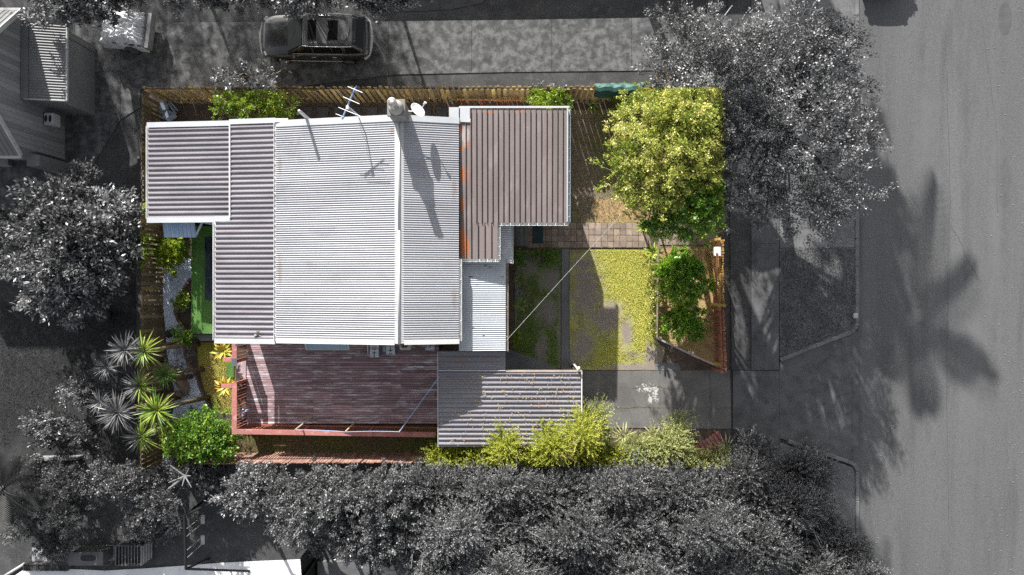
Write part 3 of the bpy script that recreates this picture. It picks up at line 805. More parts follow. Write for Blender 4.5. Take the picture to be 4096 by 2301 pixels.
# ------------------------------------------------------------------ on the roof: antenna and dish
m_alu = M('aluminium_tube', (0.72, 0.73, 0.75), (0.62, 0.63, 0.65), 5, rough=0.35, metal=0.4)
m_blue = M('blue_tape', (0.10, 0.22, 0.52), (0.08, 0.18, 0.45), 4, rough=0.5)
ant = thing('tv_antenna', 'spindly aluminium tv antenna with crossbars on the north roof edge', 'antenna', P(1432, 474, 3.75))
ms = MB(); b0 = P(1436, 474, 3.85); b1 = P(1434, 462, 4.3); b2 = P(1394, 428, 5.05)
ms.tube([b0 - Vector((0, 0, .6)), b0, b1, b2], 0.022, 8)
mast = ms.build('mast', m_alu, ant, smooth=True)
n0 = P(1426, 344, 5.25); n1 = P(1370, 478, 4.85)
MB().tube([n0, n1], 0.020, 8).build('boom', m_blue, ant)
for (ax, ay), (bx, by), r in (((1391, 347), (1450, 371), .013), ((1373, 388), (1437, 416), .013), ((1354, 430), (1465, 475), .013), ((1343, 456), (1400, 478), .012)):
    t = ((ax + bx) / 2 - 1426) / (1370 - 1426)
    z = 5.29 - 0.4 * max(0, min(1, t))
    MB().tube([P(ax, ay, z), P(bx, by, z)], r, 6).build('crossbar', m_alu, ant)
MB().box(P(1390, 430, 5.06), (0.09, 0.12, 0.08)).build('clamp', m_alu, ant)
MB().tube([P(1420, 350, 5.22), P(1366, 478, 4.9)], 0.014, 6).build('boom', m_alu, ant)
cbl = [P(1395, 436, 5.0), P(1408, 448, 4.6), P(1424, 460, 4.4), P(1426, 475, 4.2), P(1434, 484, 3.95)]
MB().tube(cbl, 0.007, 5).build('cable', m_alu, ant)

dsh = thing('satellite_dish', 'white satellite dish on an arm beside the chimney', 'satellite dish', P(1625, 446, 4.7))
m_dish = M('dish_white', (0.66, 0.65, 0.62), (0.56, 0.55, 0.52), 5, rough=0.5, c3=(0.35, 0.27, 0.2), s3=14, t3=(0.7, 0.76))
dc = P(1669, 443, 4.75)
ax = Vector((0.62, 0.42, 0.55)).normalized()
t1 = ax.cross(Vector((0, 0, 1))).normalized(); t2 = t1.cross(ax)
rings = []
for r, h in ((0.0001, 0.0), (0.10, 0.006), (0.19, 0.022), (0.27, 0.045), (0.285, 0.05), (0.285, 0.042), (0.18, 0.004), (0.0001, -0.02)):
    rings.append([dc + (t1 * math.cos(a) + t2 * math.sin(a) * 1.08) * r + ax * h for a in [i * math.pi / 12 for i in range(24)]])
MB().ring(rings, caps=False).build('reflector', m_dish, dsh, smooth=True)
MB().tube([P(1622, 444, 4.7), P(1640, 446, 4.75), dc - ax * 0.04], 0.022, 8).build('mount_arm', m_alu, dsh)
lnb = dc + ax * 0.42 + t2 * -0.02
MB().tube([dc - t2 * 0.2 + ax * 0.03, lnb], 0.016, 8).build('feed_arm', m_alu, dsh)
MB().tube([lnb - ax * .06, lnb + ax * .05], [0.028, 0.05], 10).build('receiver', m_dish, dsh)
# overhead service wire
m_wire = M('pale_wire', (0.48, 0.48, 0.46), (0.4, 0.4, 0.38), 4, rough=0.6)
wp = []
A, B = P(2026, 1362, 3.0), P(2500, 842, 4.6)
for i in range(13):
    t = i / 12; q = A.lerp(B, t); q.z -= 0.35 * math.sin(math.pi * t) * 0.5; wp.append(q)
o = MB().tube(wp, 0.006, 6).build('overhead_wire', m_wire, None)
tag(o, 'thin white overhead wire running from the lean-to roof to the big tree', 'wire')
# ------------------------------------------------------------------ deck and its railing
m_plank = M('weathered_deck_board', (0.385, 0.262, 0.268), (0.25, 0.162, 0.172), 1.3, rough=0.85, stretch=(0.45, 2.2, 1), bump=0.003, rnd=0.30,
            c3=(0.64, 0.64, 0.67), s3=2.8, t3=(0.50, 0.72), fine=0.5, per=.035)
m_pink = M('faded_red_paint', (0.40, 0.155, 0.13), (0.31, 0.12, 0.105), 2.0, rough=0.75, c3=(0.48, 0.28, 0.245), s3=4, t3=(0.52, 0.72), rnd=0.10, fine=.25)
m_pinkd = M('red_stained_baluster', (0.36, 0.125, 0.085), (0.27, 0.09, 0.065), 4.0, rough=0.7, rnd=0.15)
DZ = 0.50
deck = thing('deck', 'weathered purple-brown timber deck on the south side of the house', 'deck', (-7.0, -3.9, 0))
MB().box((-6.98, -3.72, 0.21), (7.86, 3.86, 0.42)).build('deck_frame', m_dark, deck)
row = 0; y = -1.75
while y > -5.66:
    cuts = [-10.95]
    base_cuts = [(-9.35, -6.6, -4.6), (-8.2, -5.5), (-9.9, -7.4, -5.0)][row % 3]
    cuts += [c + random.uniform(-.04, .04) for c in base_cuts] + [-3.02]
    for a, b in zip(cuts, cuts[1:]):
        MB().box(((a + b) / 2, y, DZ - 0.012 + random.uniform(-.004, .004)), (b - a - 0.008, 0.080, 0.026)).build('deck_board', m_plank, deck)
    y -= 0.0955; row += 1

rail = thing('deck_railing', 'faded red timber railing with slim balusters round the deck', 'railing', (-10.95, -5.67, 0))
RZ = 1.70
corner = Vector((-10.96, -5.69, RZ)); east = Vector((-3.02, -5.82, RZ)); north = Vector((-10.96, -3.80, RZ))
up0 = Vector((-10.96, -2.95, RZ)); up1 = Vector((-10.96, -2.02, RZ))
def toprail(a, b, wd=0.20): MB().bar(a, b, wd, 0.045).build('top_rail', m_pink, rail, bevel=0.006)
e = Vector((0.10, 0, 0)); 
toprail(corner - e, Vector((-8.3, -5.733, RZ))); toprail(Vector((-8.295, -5.733, RZ)), Vector((-5.5, -5.78, RZ))); toprail(Vector((-5.495, -5.78, RZ)), east)
toprail(corner + Vector((0, .102, 0)), Vector((-10.96, -4.75, RZ))); toprail(Vector((-10.96, -4.745, RZ)), north + Vector((0, .0, 0)))
toprail(north + Vector((-.102, -.09, 0.001)), north + Vector((-.52, -.09, 0.001)), 0.17)
toprail(up0, up1); toprail(up0 + Vector((-.102, .10, 0)), up0 + Vector((-.45, .10, 0)), 0.17)
MB().box(up0 + Vector((0, .0, .03)), (0.21, 0.30, 0.02)).build('grey_cap', M('grey_cap', (0.11, 0.10, 0.12), (0.09, 0.085, 0.1), 3), rail)
bme = MB().box((0, 0, 0), (0.034, 0.034, 1.16)).mesh('baluster', m_pinkd)
def balusters(a, b, step):
    n = int((b - a).length / step)
    for i in range(n):
        p = a.lerp(b, (i + .5) / n)
        piece('baluster', bme, rail, (p.x + random.uniform(-.006, .006), p.y + random.uniform(-.006, .006), 1.095), (random.uniform(-.012, .012), random.uniform(-.012, .012), 0))
balusters(corner, east, 0.112); balusters(corner, north, 0.125); balusters(up0, up1, 0.12)
balusters(north + Vector((-.05, -.09, 0)), north + Vector((-.5, -.09, 0)), 0.10)
for p in (corner, north, up0, up1, corner.lerp(east, .33), corner.lerp(east, .66)):
    MB().box((p.x, p.y, 0.83), (0.09, 0.09, 1.66)).build('post', m_pinkd, rail)
MB().bar(corner + Vector((0, .04, -1.15)), east + Vector((0, .04, -1.15)), 0.045, 0.09).build('bottom_rail', m_pinkd, rail)
# landing planks between the two railing ends
land = thing('deck_landing', 'short landing of bleached purple planks between the deck railing ends', 'landing', (-11.1, -3.35, 0))
m_land = M('bleached_plank', (0.44, 0.36, 0.36), (0.24, 0.17, 0.18), 2.5, rough=0.8, stretch=(2, 0.3, 1), rnd=0.2)
for i in range(4):
    MB().box((-11.42 + i * 0.125, -3.36, 0.36 + 0.03 * i), (0.11, 0.80, 0.035), rz=random.uniform(-.04, .02)).build('plank', m_land, land)
for sgn in (-.3, .3):
    MB().box((-11.23, -3.36 + sgn, 0.18), (0.45, 0.06, 0.34)).build('bearer', m_dark, land)
q = P(923, 1480)
o = MB().box((q.x, q.y, 0.04), (0.30, 0.62, 0.02)).build('turf_mat', m_turf, None)
tag(o, 'small green turf mat lying at the foot of the deck landing', 'mat')

# ------------------------------------------------------------------ things on the deck
m_plas = M('pale_blue_white_plastic', (0.60, 0.62, 0.66), (0.54, 0.56, 0.61), 5, rough=0.45)
m_hole = M('dark_recess', (0.03, 0.03, 0.035), (0.02, 0.02, 0.025), 5)
def stool(label, px, py, rz):
    p = P(px, py, 0.78)
    t = thing('plastic_stool', label, 'stool', (p.x, p.y, DZ), rz, 'plastic stools on the deck')
    t.rotation_euler.z = rz
    MB().box((0, 0, 0.265), (0.37, 0.37, 0.035)).build('seat', m_plas, t, bevel=0.015, local=True)
    for sx in (-1, 1):
        for sy in (-1, 1):
            MB().bar((sx * .14, sy * .14, .25), (sx * .165, sy * .165, 0.0), 0.045, 0.045).build('leg', m_plas, t, local=True)
    MB().box((0, 0.0, 0.284), (0.16, 0.028, 0.006)).box((0, 0.01, 0.2845), (0.028, 0.12, 0.005)).build('cross_slot', m_hole, t, local=True)
    MB().box((0, 0.145, 0.284), (0.15, 0.03, 0.006)).build('handle_slot', m_hole, t, local=True)
    MB().box((0, -0.11, 0.284), (0.03, 0.14, 0.006)).build('drain_slot', m_hole, t, local=True)
    for sx in (-1, 1):
        for sy in (-1, 1):
            MB().tube([(sx * .15, sy * .15, .28), (sx * .15, sy * .15, .287)], 0.012, 8).build('screw_cap', M_CAP, t, local=True)
M_CAP = M('grey_cap_dot', (0.25, 0.25, 0.28), (0.2, 0.2, 0.22), 5)
stool('white plastic stool, front one of the pair beside the white pole', 1497, 1412, 0.0)
stool('white plastic stool half under the eave behind the front stool', 1497, 1374, math.pi)
stool('white plastic stool standing on the blue-grey plastic sack', 1562, 1402, math.pi)
stool('white plastic stool by the carport end of the deck', 1720, 1384, math.pi * .5)
# sack under the stool
def crumple(name, mat, cx, cy, z, sx, sy, h, label, cat, seed=0, rz=0.0, n=22, fl=1.0):
    mb = MB(); vs = []; fs = []
    ca, sa = math.cos(rz), math.sin(rz)
    for j in range(n + 1):
        for i in range(n + 1):
            u, v = i / n * 2 - 1, j / n * 2 - 1
            edge = 1 - max(abs(u), abs(v)) ** 4
            nz = mnoise.fractal(Vector((u * 2.2 + seed, v * 2.2, seed)), 1.0, 2.0, 4)
            rr = 1 + 0.12 * mnoise.noise(Vector((u * 2, v * 2, seed + 5)))
            x, y2 = u * sx / 2 * rr, v * sy / 2 * rr
            vs.append((cx + x * ca - y2 * sa, cy + x * sa + y2 * ca, z + max(0.006, h * (edge * 0.75 + nz * 0.45 * fl) * (0.2 + edge))))
    for j in range(n):
        for i in range(n):
            a = j * (n + 1) + i
            fs.append((a, a + 1, a + n + 2, a + n + 1))
    mb.add(vs, fs)
    o = mb.build(name, mat, None, smooth=False)
    return tag(o, label, cat)
p = P(1556, 1398, 0.52)
crumple('plastic_sack', M('blue_grey_plastic', (0.16, 0.20, 0.28), (0.10, 0.13, 0.2), 4, rough=0.35), p.x, p.y, 0.505, 0.62, 0.42, 0.10, 'crumpled blue-grey plastic sack on the deck under a stool', 'sack', 3)
p = P(1537, 1396, 0.62)
crumple('snack_wrapper', M('teal_wrapper', (0.30, 0.55, 0.55), (0.5, 0.62, 0.6), 9, rough=0.3), p.x, p.y, 0.60, 0.12, 0.22, 0.05, 'small teal wrapper lying on the blue-grey sack', 'wrapper', 8, n=8)
o = MB().tube([P(1470, 1374, 1.0), P(1472, 1417, .54)], 0.022, 8).build('pole', m_gutterw, None)
tag(o, 'short white pole leaning against the house beside the stools', 'pole')
# outdoor heat pump unit
hp = thing('heat_pump', 'dirty white outdoor unit with a round fan on the deck under the ridge end', 'heat pump', (P(1622, 1384, 1.0).x, P(1622, 1384, 1.0).y, DZ))
c = P(1622, 1382, 1.0)
m_hp = M('dirty_white_enamel', (0.60, 0.59, 0.57), (0.45, 0.44, 0.42), 4, rough=0.5)
MB().box((c.x, c.y + .06, .80), (0.46, 0.48, 0.58)).build('case', m_hp, hp, bevel=0.04)
MB().tube([(c.x - .03, c.y + .06, 1.085), (c.x - .03, c.y + .06, 1.105)], 0.17, 20).build('fan_guard', M('tan_fan', (0.28, 0.20, 0.11), (0.2, 0.15, 0.1), 6), hp)
fb = MB()
for i in range(3):
    fb.box((c.x - .03, c.y + .06, 1.112), (0.30, 0.05, 0.006), rz=i * math.pi / 3)
fb.build('fan_blade', m_hole, hp)
MB().box((c.x + .27, c.y - .1, .6), (0.10, 0.06, 0.05)).build('valve', m_hp, hp)
for sx in (-.18, .18):
    MB().box((c.x + sx, c.y + .06, .505), (0.06, 0.4, 0.02)).build('foot', m_hole, hp)
for px, py, a, lb in ((1436, 1408, -.5, 'tiny white scrap on the deck left of the stools'), (1254, 1435, -.6, 'tiny white scrap on the deck below the open window')):
    p = P(px, py, .5)
    o = MB().box((p.x, p.y, DZ + .012), (0.075, 0.022, 0.018), rz=a).build('plastic_scrap', m_plas, None); tag(o, lb, 'scrap')
# blue bundle inside the railing corner
p = P(974, 1662, .3)
crumple('blue_crate_cloth', M('blue_white_cloth', (0.08, 0.18, 0.42), (0.45, 0.52, 0.62), 7, rough=0.8, lo=.45, hi=.55), p.x, p.y, 0.02, 0.34, 0.42, 0.45, 'blue and white cloth bundle behind the railing balusters', 'bundle', 4)
# washing line
wl_m = M('bamboo_pole', (0.50, 0.40, 0.27), (0.36, 0.28, 0.2), 6, rough=0.7)
tops = []
for i, (bx, by, tx, ty, lb) in enumerate(((1236, 1688, 1181, 1720, 'leftmost of the three tan washing-line poles at the deck rail'),
                                         (1424, 1694, 1380, 1729, 'middle one of the three tan washing-line poles at the deck rail'),
                                         (1624, 1690, 1597, 1728, 'rightmost of the three washing-line poles at the deck rail'))):
    b = P(bx, by, 0.5); t = P(tx, ty, 2.45)
    b = Vector((t.x + .06, t.y + .12, .5))
    o = MB().tube([b, t], [0.035, 0.03], 10, cap=False).tube([t, t - Vector((0, 0, .1))], [0.022, 0.02], 8).build('line_pole', wl_m, None, smooth=True)
    tag(o, lb, 'pole', 'washing line poles'); tops.append(t)
m_bl = M('blue_line', (0.25, 0.42, 0.72), (0.3, 0.45, 0.7), 3)
pts = []
chain = [tops[0] + Vector((.03, 0, -.03)), tops[1] + Vector((0, 0, -.03)), tops[2] + Vector((0, 0, -.03)), P(1757, 1506, 2.72)]
for a, b in zip(chain, chain[1:]):
    for i in range(7):
        q = a.lerp(b, i / 6); q.z -= 0.10 * math.sin(math.pi * i / 6); pts.append(q)
o = MB().tube(pts, 0.011, 5).build('washing_line', m_bl, None)
tag(o, 'thin blue washing line strung between the poles and the carport', 'washing line')

# ------------------------------------------------------------------ paling fences
def fence(name, label, A, B, h, pw, gap, mat, rail_side=1, mrail=None, step_z=0.06, double=0.0, post=2.4, skip=0.0, lean=0.0):
    A = Vector(A); B = Vector(B)
    d = (B - A); ln = d.length; d.normalize(); nrm = Vector((-d.y, d.x, 0)) * rail_side
    t = thing(name, label, 'fence', A)
    rz = math.atan2(d.y, d.x)
    me = MB().box((0, 0, 0), (pw, 0.019, h)).mesh('paling', mat)
    n = int(ln / (pw + gap))
    for i in range(n):
        if random.random() < skip: continue
        s = (i + .5) / n * ln
        dz = random.uniform(-step_z, step_z)
        p = A + d * s
        piece('paling', me, t, (p.x, p.y, h / 2 + dz), (random.uniform(-.03, .03) + lean, random.uniform(-.025, .025), rz + random.uniform(-.02, .02)))
        if double and i < n - 1:
            p = A + d * (s + (pw + gap) / 2) + nrm * 0.13
            piece('paling', me, t, (p.x, p.y, h / 2 + dz - .02), (random.uniform(-.012, .012), random.uniform(-.012, .012), rz))
    mr = mrail or mat
    k = max(1, round(ln / post))
    for zr in (0.35, h - 0.28):
        for i in range(k):
            a = A + d * (ln * i / k) + nrm * 0.075 + Vector((0, 0, zr)); b = A + d * (ln * (i + 1) / k) + nrm * 0.075 + Vector((0, 0, zr))
            MB().bar(a, b - d * .004, 0.05, 0.075).build('rail', mr, t)
    for i in range(k + 1):
        p = A + d * (ln * i / k) + nrm * 0.15
        MB().box((p.x, p.y, (h - .05) / 2), (0.1, 0.1, h - .05), rz=rz).build('post', mr, t)
    return t
m_fn = M('lichen_paling', (0.36, 0.26, 0.11), (0.20, 0.165, 0.115), 1.6, rough=0.9, bump=0.004, rnd=0.48, c3=(0.58, 0.40, 0.05), s3=2.2, t3=(0.56, 0.70), fine=0.25, per=1)
m_fl = M('mossy_paling', (0.21, 0.15, 0.06), (0.11, 0.092, 0.062), 1.5, rough=0.9, bump=0.004, rnd=0.48, c3=(0.30, 0.22, 0.03), s3=1.6, t3=(0.55, 0.72), fine=0.25, per=1)
m_fr = M('grey_fence_rail', (0.20, 0.19, 0.19), (0.14, 0.13, 0.13), 3, rough=0.9)
m_fs = M('red_brown_paling', (0.30, 0.165, 0.12), (0.21, 0.12, 0.095), 1.4, rough=0.85, bump=0.003, rnd=0.22, c3=(0.42, 0.26, 0.19), s3=3, t3=(0.58, 0.78), fine=0.2, per=1)
fence('paling_fence', 'tall mossy yellow-brown paling fence along the neighbour driveway', P(668, 413), P(2660, 408), 1.85, 0.14, 0.085, m_fn, rail_side=1, double=1)
fence('paling_fence', 'mossy dark paling fence beside the white gravel strip', P(650, 1852), P(655, 420), 1.68, 0.135, 0.055, m_fl, rail_side=1, mrail=m_fr)
fence('paling_fence', 'red-brown paling fence behind the deck, along the bottom shrubs', P(860, 1812), P(1790, 1808), 1.72, 0.098, 0.008, m_fs, rail_side=-1, mrail=m_fs)
fence('paling_fence', 'short red-brown paling fence under the yellow-green shrubs beside the carport', P(1795, 1812), P(2300, 1822), 1.3, 0.098, 0.01, m_fs, rail_side=-1)
m_py = M('yellow_picket', (0.52, 0.33, 0.10), (0.38, 0.22, 0.075), 2.0, rough=0.85, rnd=0.2, c3=(0.26, 0.13, 0.07), s3=2, t3=(0.55, 0.75))
m_pr = M('red_picket', (0.40, 0.17, 0.105), (0.29, 0.12, 0.085), 2.0, rough=0.85, rnd=0.2, c3=(0.45, 0.28, 0.13), s3=2.5, t3=(0.6, 0.8))
fence('picket_fence', 'yellow-brown picket fence along the street beside the letterbox', P(2852, 965), P(2853, 1222), 1.45, 0.078, 0.022, m_py, rail_side=-1, post=2.8)
fence('picket_fence', 'faded red picket fence along the street near the driveway', P(2854, 1232), P(2862, 1472), 1.45, 0.078, 0.022, m_pr, rail_side=-1, post=2.6)
def timber(name, label, a, b, w, h, mat, cat='timber'):
    o = MB().bar(a, b, w, h).build(name, mat, None, bevel=0.006); return tag(o, label, cat)
timber('timber_plank', 'orange-brown plank leaning along the yellow picket fence', P(2868, 1012, 1.55), P(2864, 1215, .75), 0.08, 0.05, m_pr)
timber('timber_beam', 'mossy yellow beam lying across the picket fence between its two colours', P(2846, 1216, 1.2), P(2902, 1224, 1.52), 0.10, 0.08, M('mossy_beam', (0.42, 0.32, 0.06), (0.3, 0.2, 0.05), 4, rough=.9))
timber('timber_beam', 'mossy yellow beam end at the driveway end of the red picket fence', P(2858, 1452, .5), P(2896, 1466, 1.0), 0.12, 0.1, M('mossy_beam_end', (0.36, 0.30, 0.05), (0.28, 0.2, 0.05), 4, rough=.9))
timber('fence_rail', 'low bleached rail, red at its driveway end, slanting across the dry bed corner', P(2626, 1352, .55), P(2760, 1416, .55), 0.07, 0.10, M('bleached_rail', (0.42, 0.40, 0.37), (0.30, 0.28, 0.25), 4, rough=.9), 'rail')
timber('fence_rail', 'low flaking red rail ending at the street by the driveway', P(2762, 1417, .55), P(2890, 1474, .55), 0.075, 0.10, M('flaking_red_rail', (0.42, 0.17, 0.13), (0.55, 0.42, 0.38), 6, rough=.8), 'rail')
for i, (x, y, lb) in enumerate(((2630, 1354, 'wooden stub post at the lawn end of the bleached low rail'), (2757, 1412, 'pale stub post where the bleached and red low rails meet'), (2884, 1474, 'white stub post at the street end of the flaking red rail'))):
    p = P(x, y)
    o = MB().box((p.x, p.y + .06, .31), (0.07, 0.07, 0.62)).build('stub_post', m_gutterw if i else m_fr, None); tag(o, lb, 'post')
# low wire fence line that the vine grows on
vf = thing('vine_fence', 'low weathered post and rail fence overgrown by the vine beside the lawn', 'fence', P(2628, 1130))
m_vf = M('weathered_fence_post', (0.24, 0.20, 0.14), (0.17, 0.14, 0.10), 4, rough=.9)
for (x0, y0), (x1, y1) in (((2636, 885), (2634, 1000)), ((2631, 1010), (2630, 1180)), ((2630, 1185), (2627, 1350))):
    MB().bar(P(x0, y0, .85), P(x1, y1, .85), 0.06, 0.05).build('rail', m_vf, vf)
for y in (890, 1000, 1110, 1220, 1345):
    p = P(2630, y, .0)
    MB().box((p.x - .05, p.y, .44), (0.07, 0.07, 0.88)).build('post', m_vf, vf)
# letterbox
lb_ = thing('letterbox', 'white box letterbox with pitched lid on the street fence', 'letterbox', P(2862, 1005))
p = P(2870, 1006, 1.45)
MB().box((p.x, p.y, .65), (0.08, 0.08, 1.3)).build('post', m_vf, lb_)
MB().box((p.x, p.y, 1.38), (0.23, 0.33, 0.18)).build('box', m_gutterw, lb_, bevel=.01)
MB().bar((p.x - .06, p.y - .18, 1.495), (p.x - .06, p.y + .18, 1.495), 0.13, 0.02, up=(-.3, 0, 1)).bar((p.x + .06, p.y - .18, 1.495), (p.x + .06, p.y + .18, 1.495), 0.13, 0.02, up=(.3, 0, 1)).build('lid', m_gutterw, lb_)
MB().box((p.x + .117, p.y, 1.40), (0.006, 0.2, 0.03)).build('slot', m_hole, lb_)
# upright ladder-like red frame behind the brown wing
tr = thing('red_trellis_frame', 'thin red-orange timber frame leaning behind the brown wing', 'trellis', P(1990, 420))
m_tr = M('red_orange_timber', (0.46, 0.17, 0.08), (0.36, 0.13, 0.07), 3, rough=.7)
a, b = P(1828, 399, 1.1), P(2160, 403, 1.1)
MB().bar(a, b, 0.045, 0.035).build('rail', m_tr, tr)
c, e2 = P(1842, 432, .02), P(2166, 432, .02)
MB().bar(c + Vector((0, 0, .03)), e2 + Vector((0, 0, .03)), 0.045, 0.035).build('rail', m_tr, tr)
for x in (1842, 1868, 1918, 1925, 1985, 2006, 2032, 2066, 2128):
    MB().bar(P(x, 400, 1.09), P(x + 7, 432, .03), 0.03, 0.03).build('rung', m_tr, tr)
# green tarpaulin over the fence
mb = MB(); vs = []; fs = []; nx, ny = 34, 12
for j in range(ny + 1):
    for i in range(nx + 1):
        u = i / nx; v = j / ny
        x = P(2378 + 205 * u, 0, 1.8).x
        yb = P(0, 409, 0).y
        if v < .45:  zz = 1.93 - (0.45 - v) * 0.5; yy = yb + 0.06 + (.45 - v) * .5
        else: zz = 1.93 - (v - .45) * 1.05 * (0.65 + .35 * math.sin(u * 6)); yy = yb - 0.05 - (v - .45) * 0.28
        w_ = mnoise.noise(Vector((u * 9, v * 3, 2.2))) * 0.05
        vs.append((x + w_, yy + w_, zz + w_ * .6))
for j in range(ny):
    for i in range(nx):
        a = j * (nx + 1) + i; fs.append((a, a + 1, a + nx + 2, a + nx + 1))
mb.add(vs, fs)
o = mb.build('tarpaulin', M('green_tarp', (0.015, 0.065, 0.05), (0.035, 0.10, 0.085), 3, rough=0.55), None)
tag(o, 'dark green tarpaulin draped over the fence near the big tree', 'tarpaulin')

# ------------------------------------------------------------------ side garden: gravel, edging, blocks, clutter
def pip(x, y, poly):
    ins = False; n = len(poly); j = n - 1
    for i in range(n):
        xi, yi = poly[i]; xj, yj = poly[j]
        if (yi > y) != (yj > y) and x < (xj - xi) * (y - yi) / (yj - yi) + xi: ins = not ins
        j = i
    return ins
gpoly = [(660, 1070), (700, 1020), (765, 1040), (768, 1110), (752, 1130), (728, 1170), (712, 1190), (700, 1230), (703, 1262), (722, 1300), (745, 1335), (752, 1400), (750, 1440), (770, 1475), (795, 1520), (815, 1570), (852, 1640), (860, 1690), (770, 1700), (690, 1680), (700, 1580), (690, 1500), (670, 1430), (665, 1330), (656, 1250), (652, 1150)]
sheet('gravel_bed', gpoly, 0.018, M('gravel_base', (0.62, 0.68, 0.80), (0.38, 0.42, 0.50), 6, rough=1, fine=0.5, c3=(0.07, 0.06, 0.05), s3=2.5, t3=(0.58, 0.68)))
gp = pxpoly(gpoly)
xs = [p[0] for p in gp]; ys = [p[1] for p in gp]
mb = MB(); cnt = 0
while cnt < 3600:
    x = random.uniform(min(xs), max(xs)); yv = random.uniform(min(ys), max(ys))
    if not pip(x, yv, gp): continue
    if mnoise.noise(Vector((x * 1.6, yv * 1.6, 3))) < -0.28 and random.random() < .8: cnt += 1; continue
    r = random.uniform(.016, .034); z = .02 + r * .4; a = random.uniform(0, 1.6)
    c_, s_ = math.cos(a) * r, math.sin(a) * r
    mb.add([(x + c_, yv + s_, z), (x - s_, yv + c_, z), (x - c_, yv - s_, z), (x + s_, yv - c_, z), (x, yv, z + r * .7), (x, yv, z - r * .6)], [(0, 1, 4), (1, 2, 4), (2, 3, 4), (3, 0, 4), (1, 0, 5), (2, 1, 5), (3, 2, 5), (0, 3, 5)])
    cnt += 1
o = mb.build('gravel', M('white_pebble', (0.80, 0.85, 0.95), (0.60, 0.66, 0.78), 30, rough=.85), None)  # blue cast of the shade is put into the pebble colour
tag(o, 'loose white gravel, tinted blue for the shade, between the fence and the turf', 'gravel', kind='stuff')
# curved brick edging
m_edge = M('old_edging_brick', (0.17, 0.105, 0.075), (0.11, 0.075, 0.06), 5, rough=.95, rnd=.25)
ed = thing('brick_edging', 'winding row of old bricks edging the white gravel', 'edging', P(760, 1400))
path_e = [(764, 1118), (740, 1150), (722, 1178), (708, 1205), (703, 1240), (712, 1275), (735, 1310), (752, 1330), (748, 1380), (742, 1420), (760, 1460), (785, 1500), (800, 1545), (822, 1590), (845, 1630), (862, 1668)]
eme = MB().box((0, 0, 0), (0.23, 0.11, 0.09)).mesh('brick', m_edge)
acc = 0.0; last = None
for (a, b), (c, e_) in zip(path_e, path_e[1:]):
    A, B = P(a, b), P(c, e_)
    n = max(1, round((B - A).length / 0.25))
    for i in range(n):
        q = A.lerp(B, (i + .5) / n); dd = B - A
        piece('brick', eme, ed, (q.x + random.uniform(-.02, .02), q.y, .05), (random.uniform(-.1, .1), random.uniform(-.1, .1), math.atan2(dd.y, dd.x) + random.uniform(-.15, .15)))
# hollow concrete blocks
m_blk = M('grey_block', (0.20, 0.20, 0.20), (0.14, 0.14, 0.14), 5, rough=.95)
def block(px, py, rz, label):
    p = P(px, py, .15)
    t = MB()
    M3 = Matrix.Rotation(rz, 3, 'Z')
    c = Vector((p.x, p.y, .11))
    for oy in (-.08, .08): t.box(c + M3 @ Vector((0, oy, 0)), (0.39, 0.03, 0.19), rz)
    for ox in (-.18, 0, .18): t.box(c + M3 @ Vector((ox, 0, 0)), (0.03, 0.13, 0.19), rz)
    o = t.build('concrete_block', m_blk, None); tag(o, label, 'concrete block', 'hollow blocks by the turf')
block(725, 1240, .05, 'hollow concrete block lying below the small bush beside the turf')
block(752, 1212, 1.57, 'hollow concrete block standing against the turf edge')
block(730, 1348, .2, 'hollow concrete block beside the leafy bush at the turf corner')
# clutter: sheet of plastic along the wall, driftwood logs, junk in the corner
p = P(842, 1075, .5)
crumple('plastic_sheet', M('dark_blue_plastic', (0.035, 0.05, 0.075), (0.02, 0.03, 0.045), 2, rough=.3), p.x, p.y, .452, .50, 2.6, .16, 'dark blue plastic sheet bunched on the turf under the eave', 'plastic sheet', 11, n=34)
m_log = M('driftwood', (0.26, 0.19, 0.14), (0.17, 0.12, 0.10), 4, rough=.85, bump=.004)
o = MB().tube([P(618, 1470, .14), P(650, 1468, .20), P(690, 1488, .25), P(722, 1520, .24), P(738, 1552, .2), P(742, 1580, .16)], [.10, .20, .24, .24, .20, .13], 12).build('log', m_log, None, smooth=True); tag(o, 'thick curved brown log beside the yucca', 'log')
o = MB().tube([P(655, 1592, .1), P(690, 1580, .14), P(740, 1572, .14), P(752, 1548, .12)], [.08, .13, .14, .10], 10).build('log', m_log, None, smooth=True); tag(o, 'shorter brown log below the thick curved log', 'log')
o = MB().tube([P(650, 1221, .5), P(714, 1222, .35)], .012, 6).build('stick', M('tan_stick', (.45, .33, .2), (.35, .25, .15), 4), None); tag(o, 'thin tan stick poking out from the fence over the gravel', 'stick')
p = P(677, 1335, .1)
o = MB().ring([[(p.x + r * math.cos(a) * .7, p.y + r * math.sin(a), z) for a in [i * math.pi / 6 for i in range(12)]] for r, z in ((.16, .01), (.19, .12), (.15, .22), (.05, .26))]).build('dark_rock', M('dark_rock', (.05, .045, .04), (.03, .03, .03), 5, rough=.9), None, smooth=True); tag(o, 'dark rounded rock on the gravel by the fence', 'rock')
p = P(703, 1610, .2)
o = MB().box((p.x, p.y, .11), (.22, .30, .2), rz=.1).build('white_bucket_box', M('pale_blue_tub', (.45, .5, .58), (.38, .43, .5), 4), None, bevel=.03); tag(o, 'pale blue plastic tub on the gravel beside the yucca', 'tub')
m_junk = M('blue_white_board', (0.30, 0.35, 0.42), (0.20, 0.24, 0.30), 5, rough=.7)
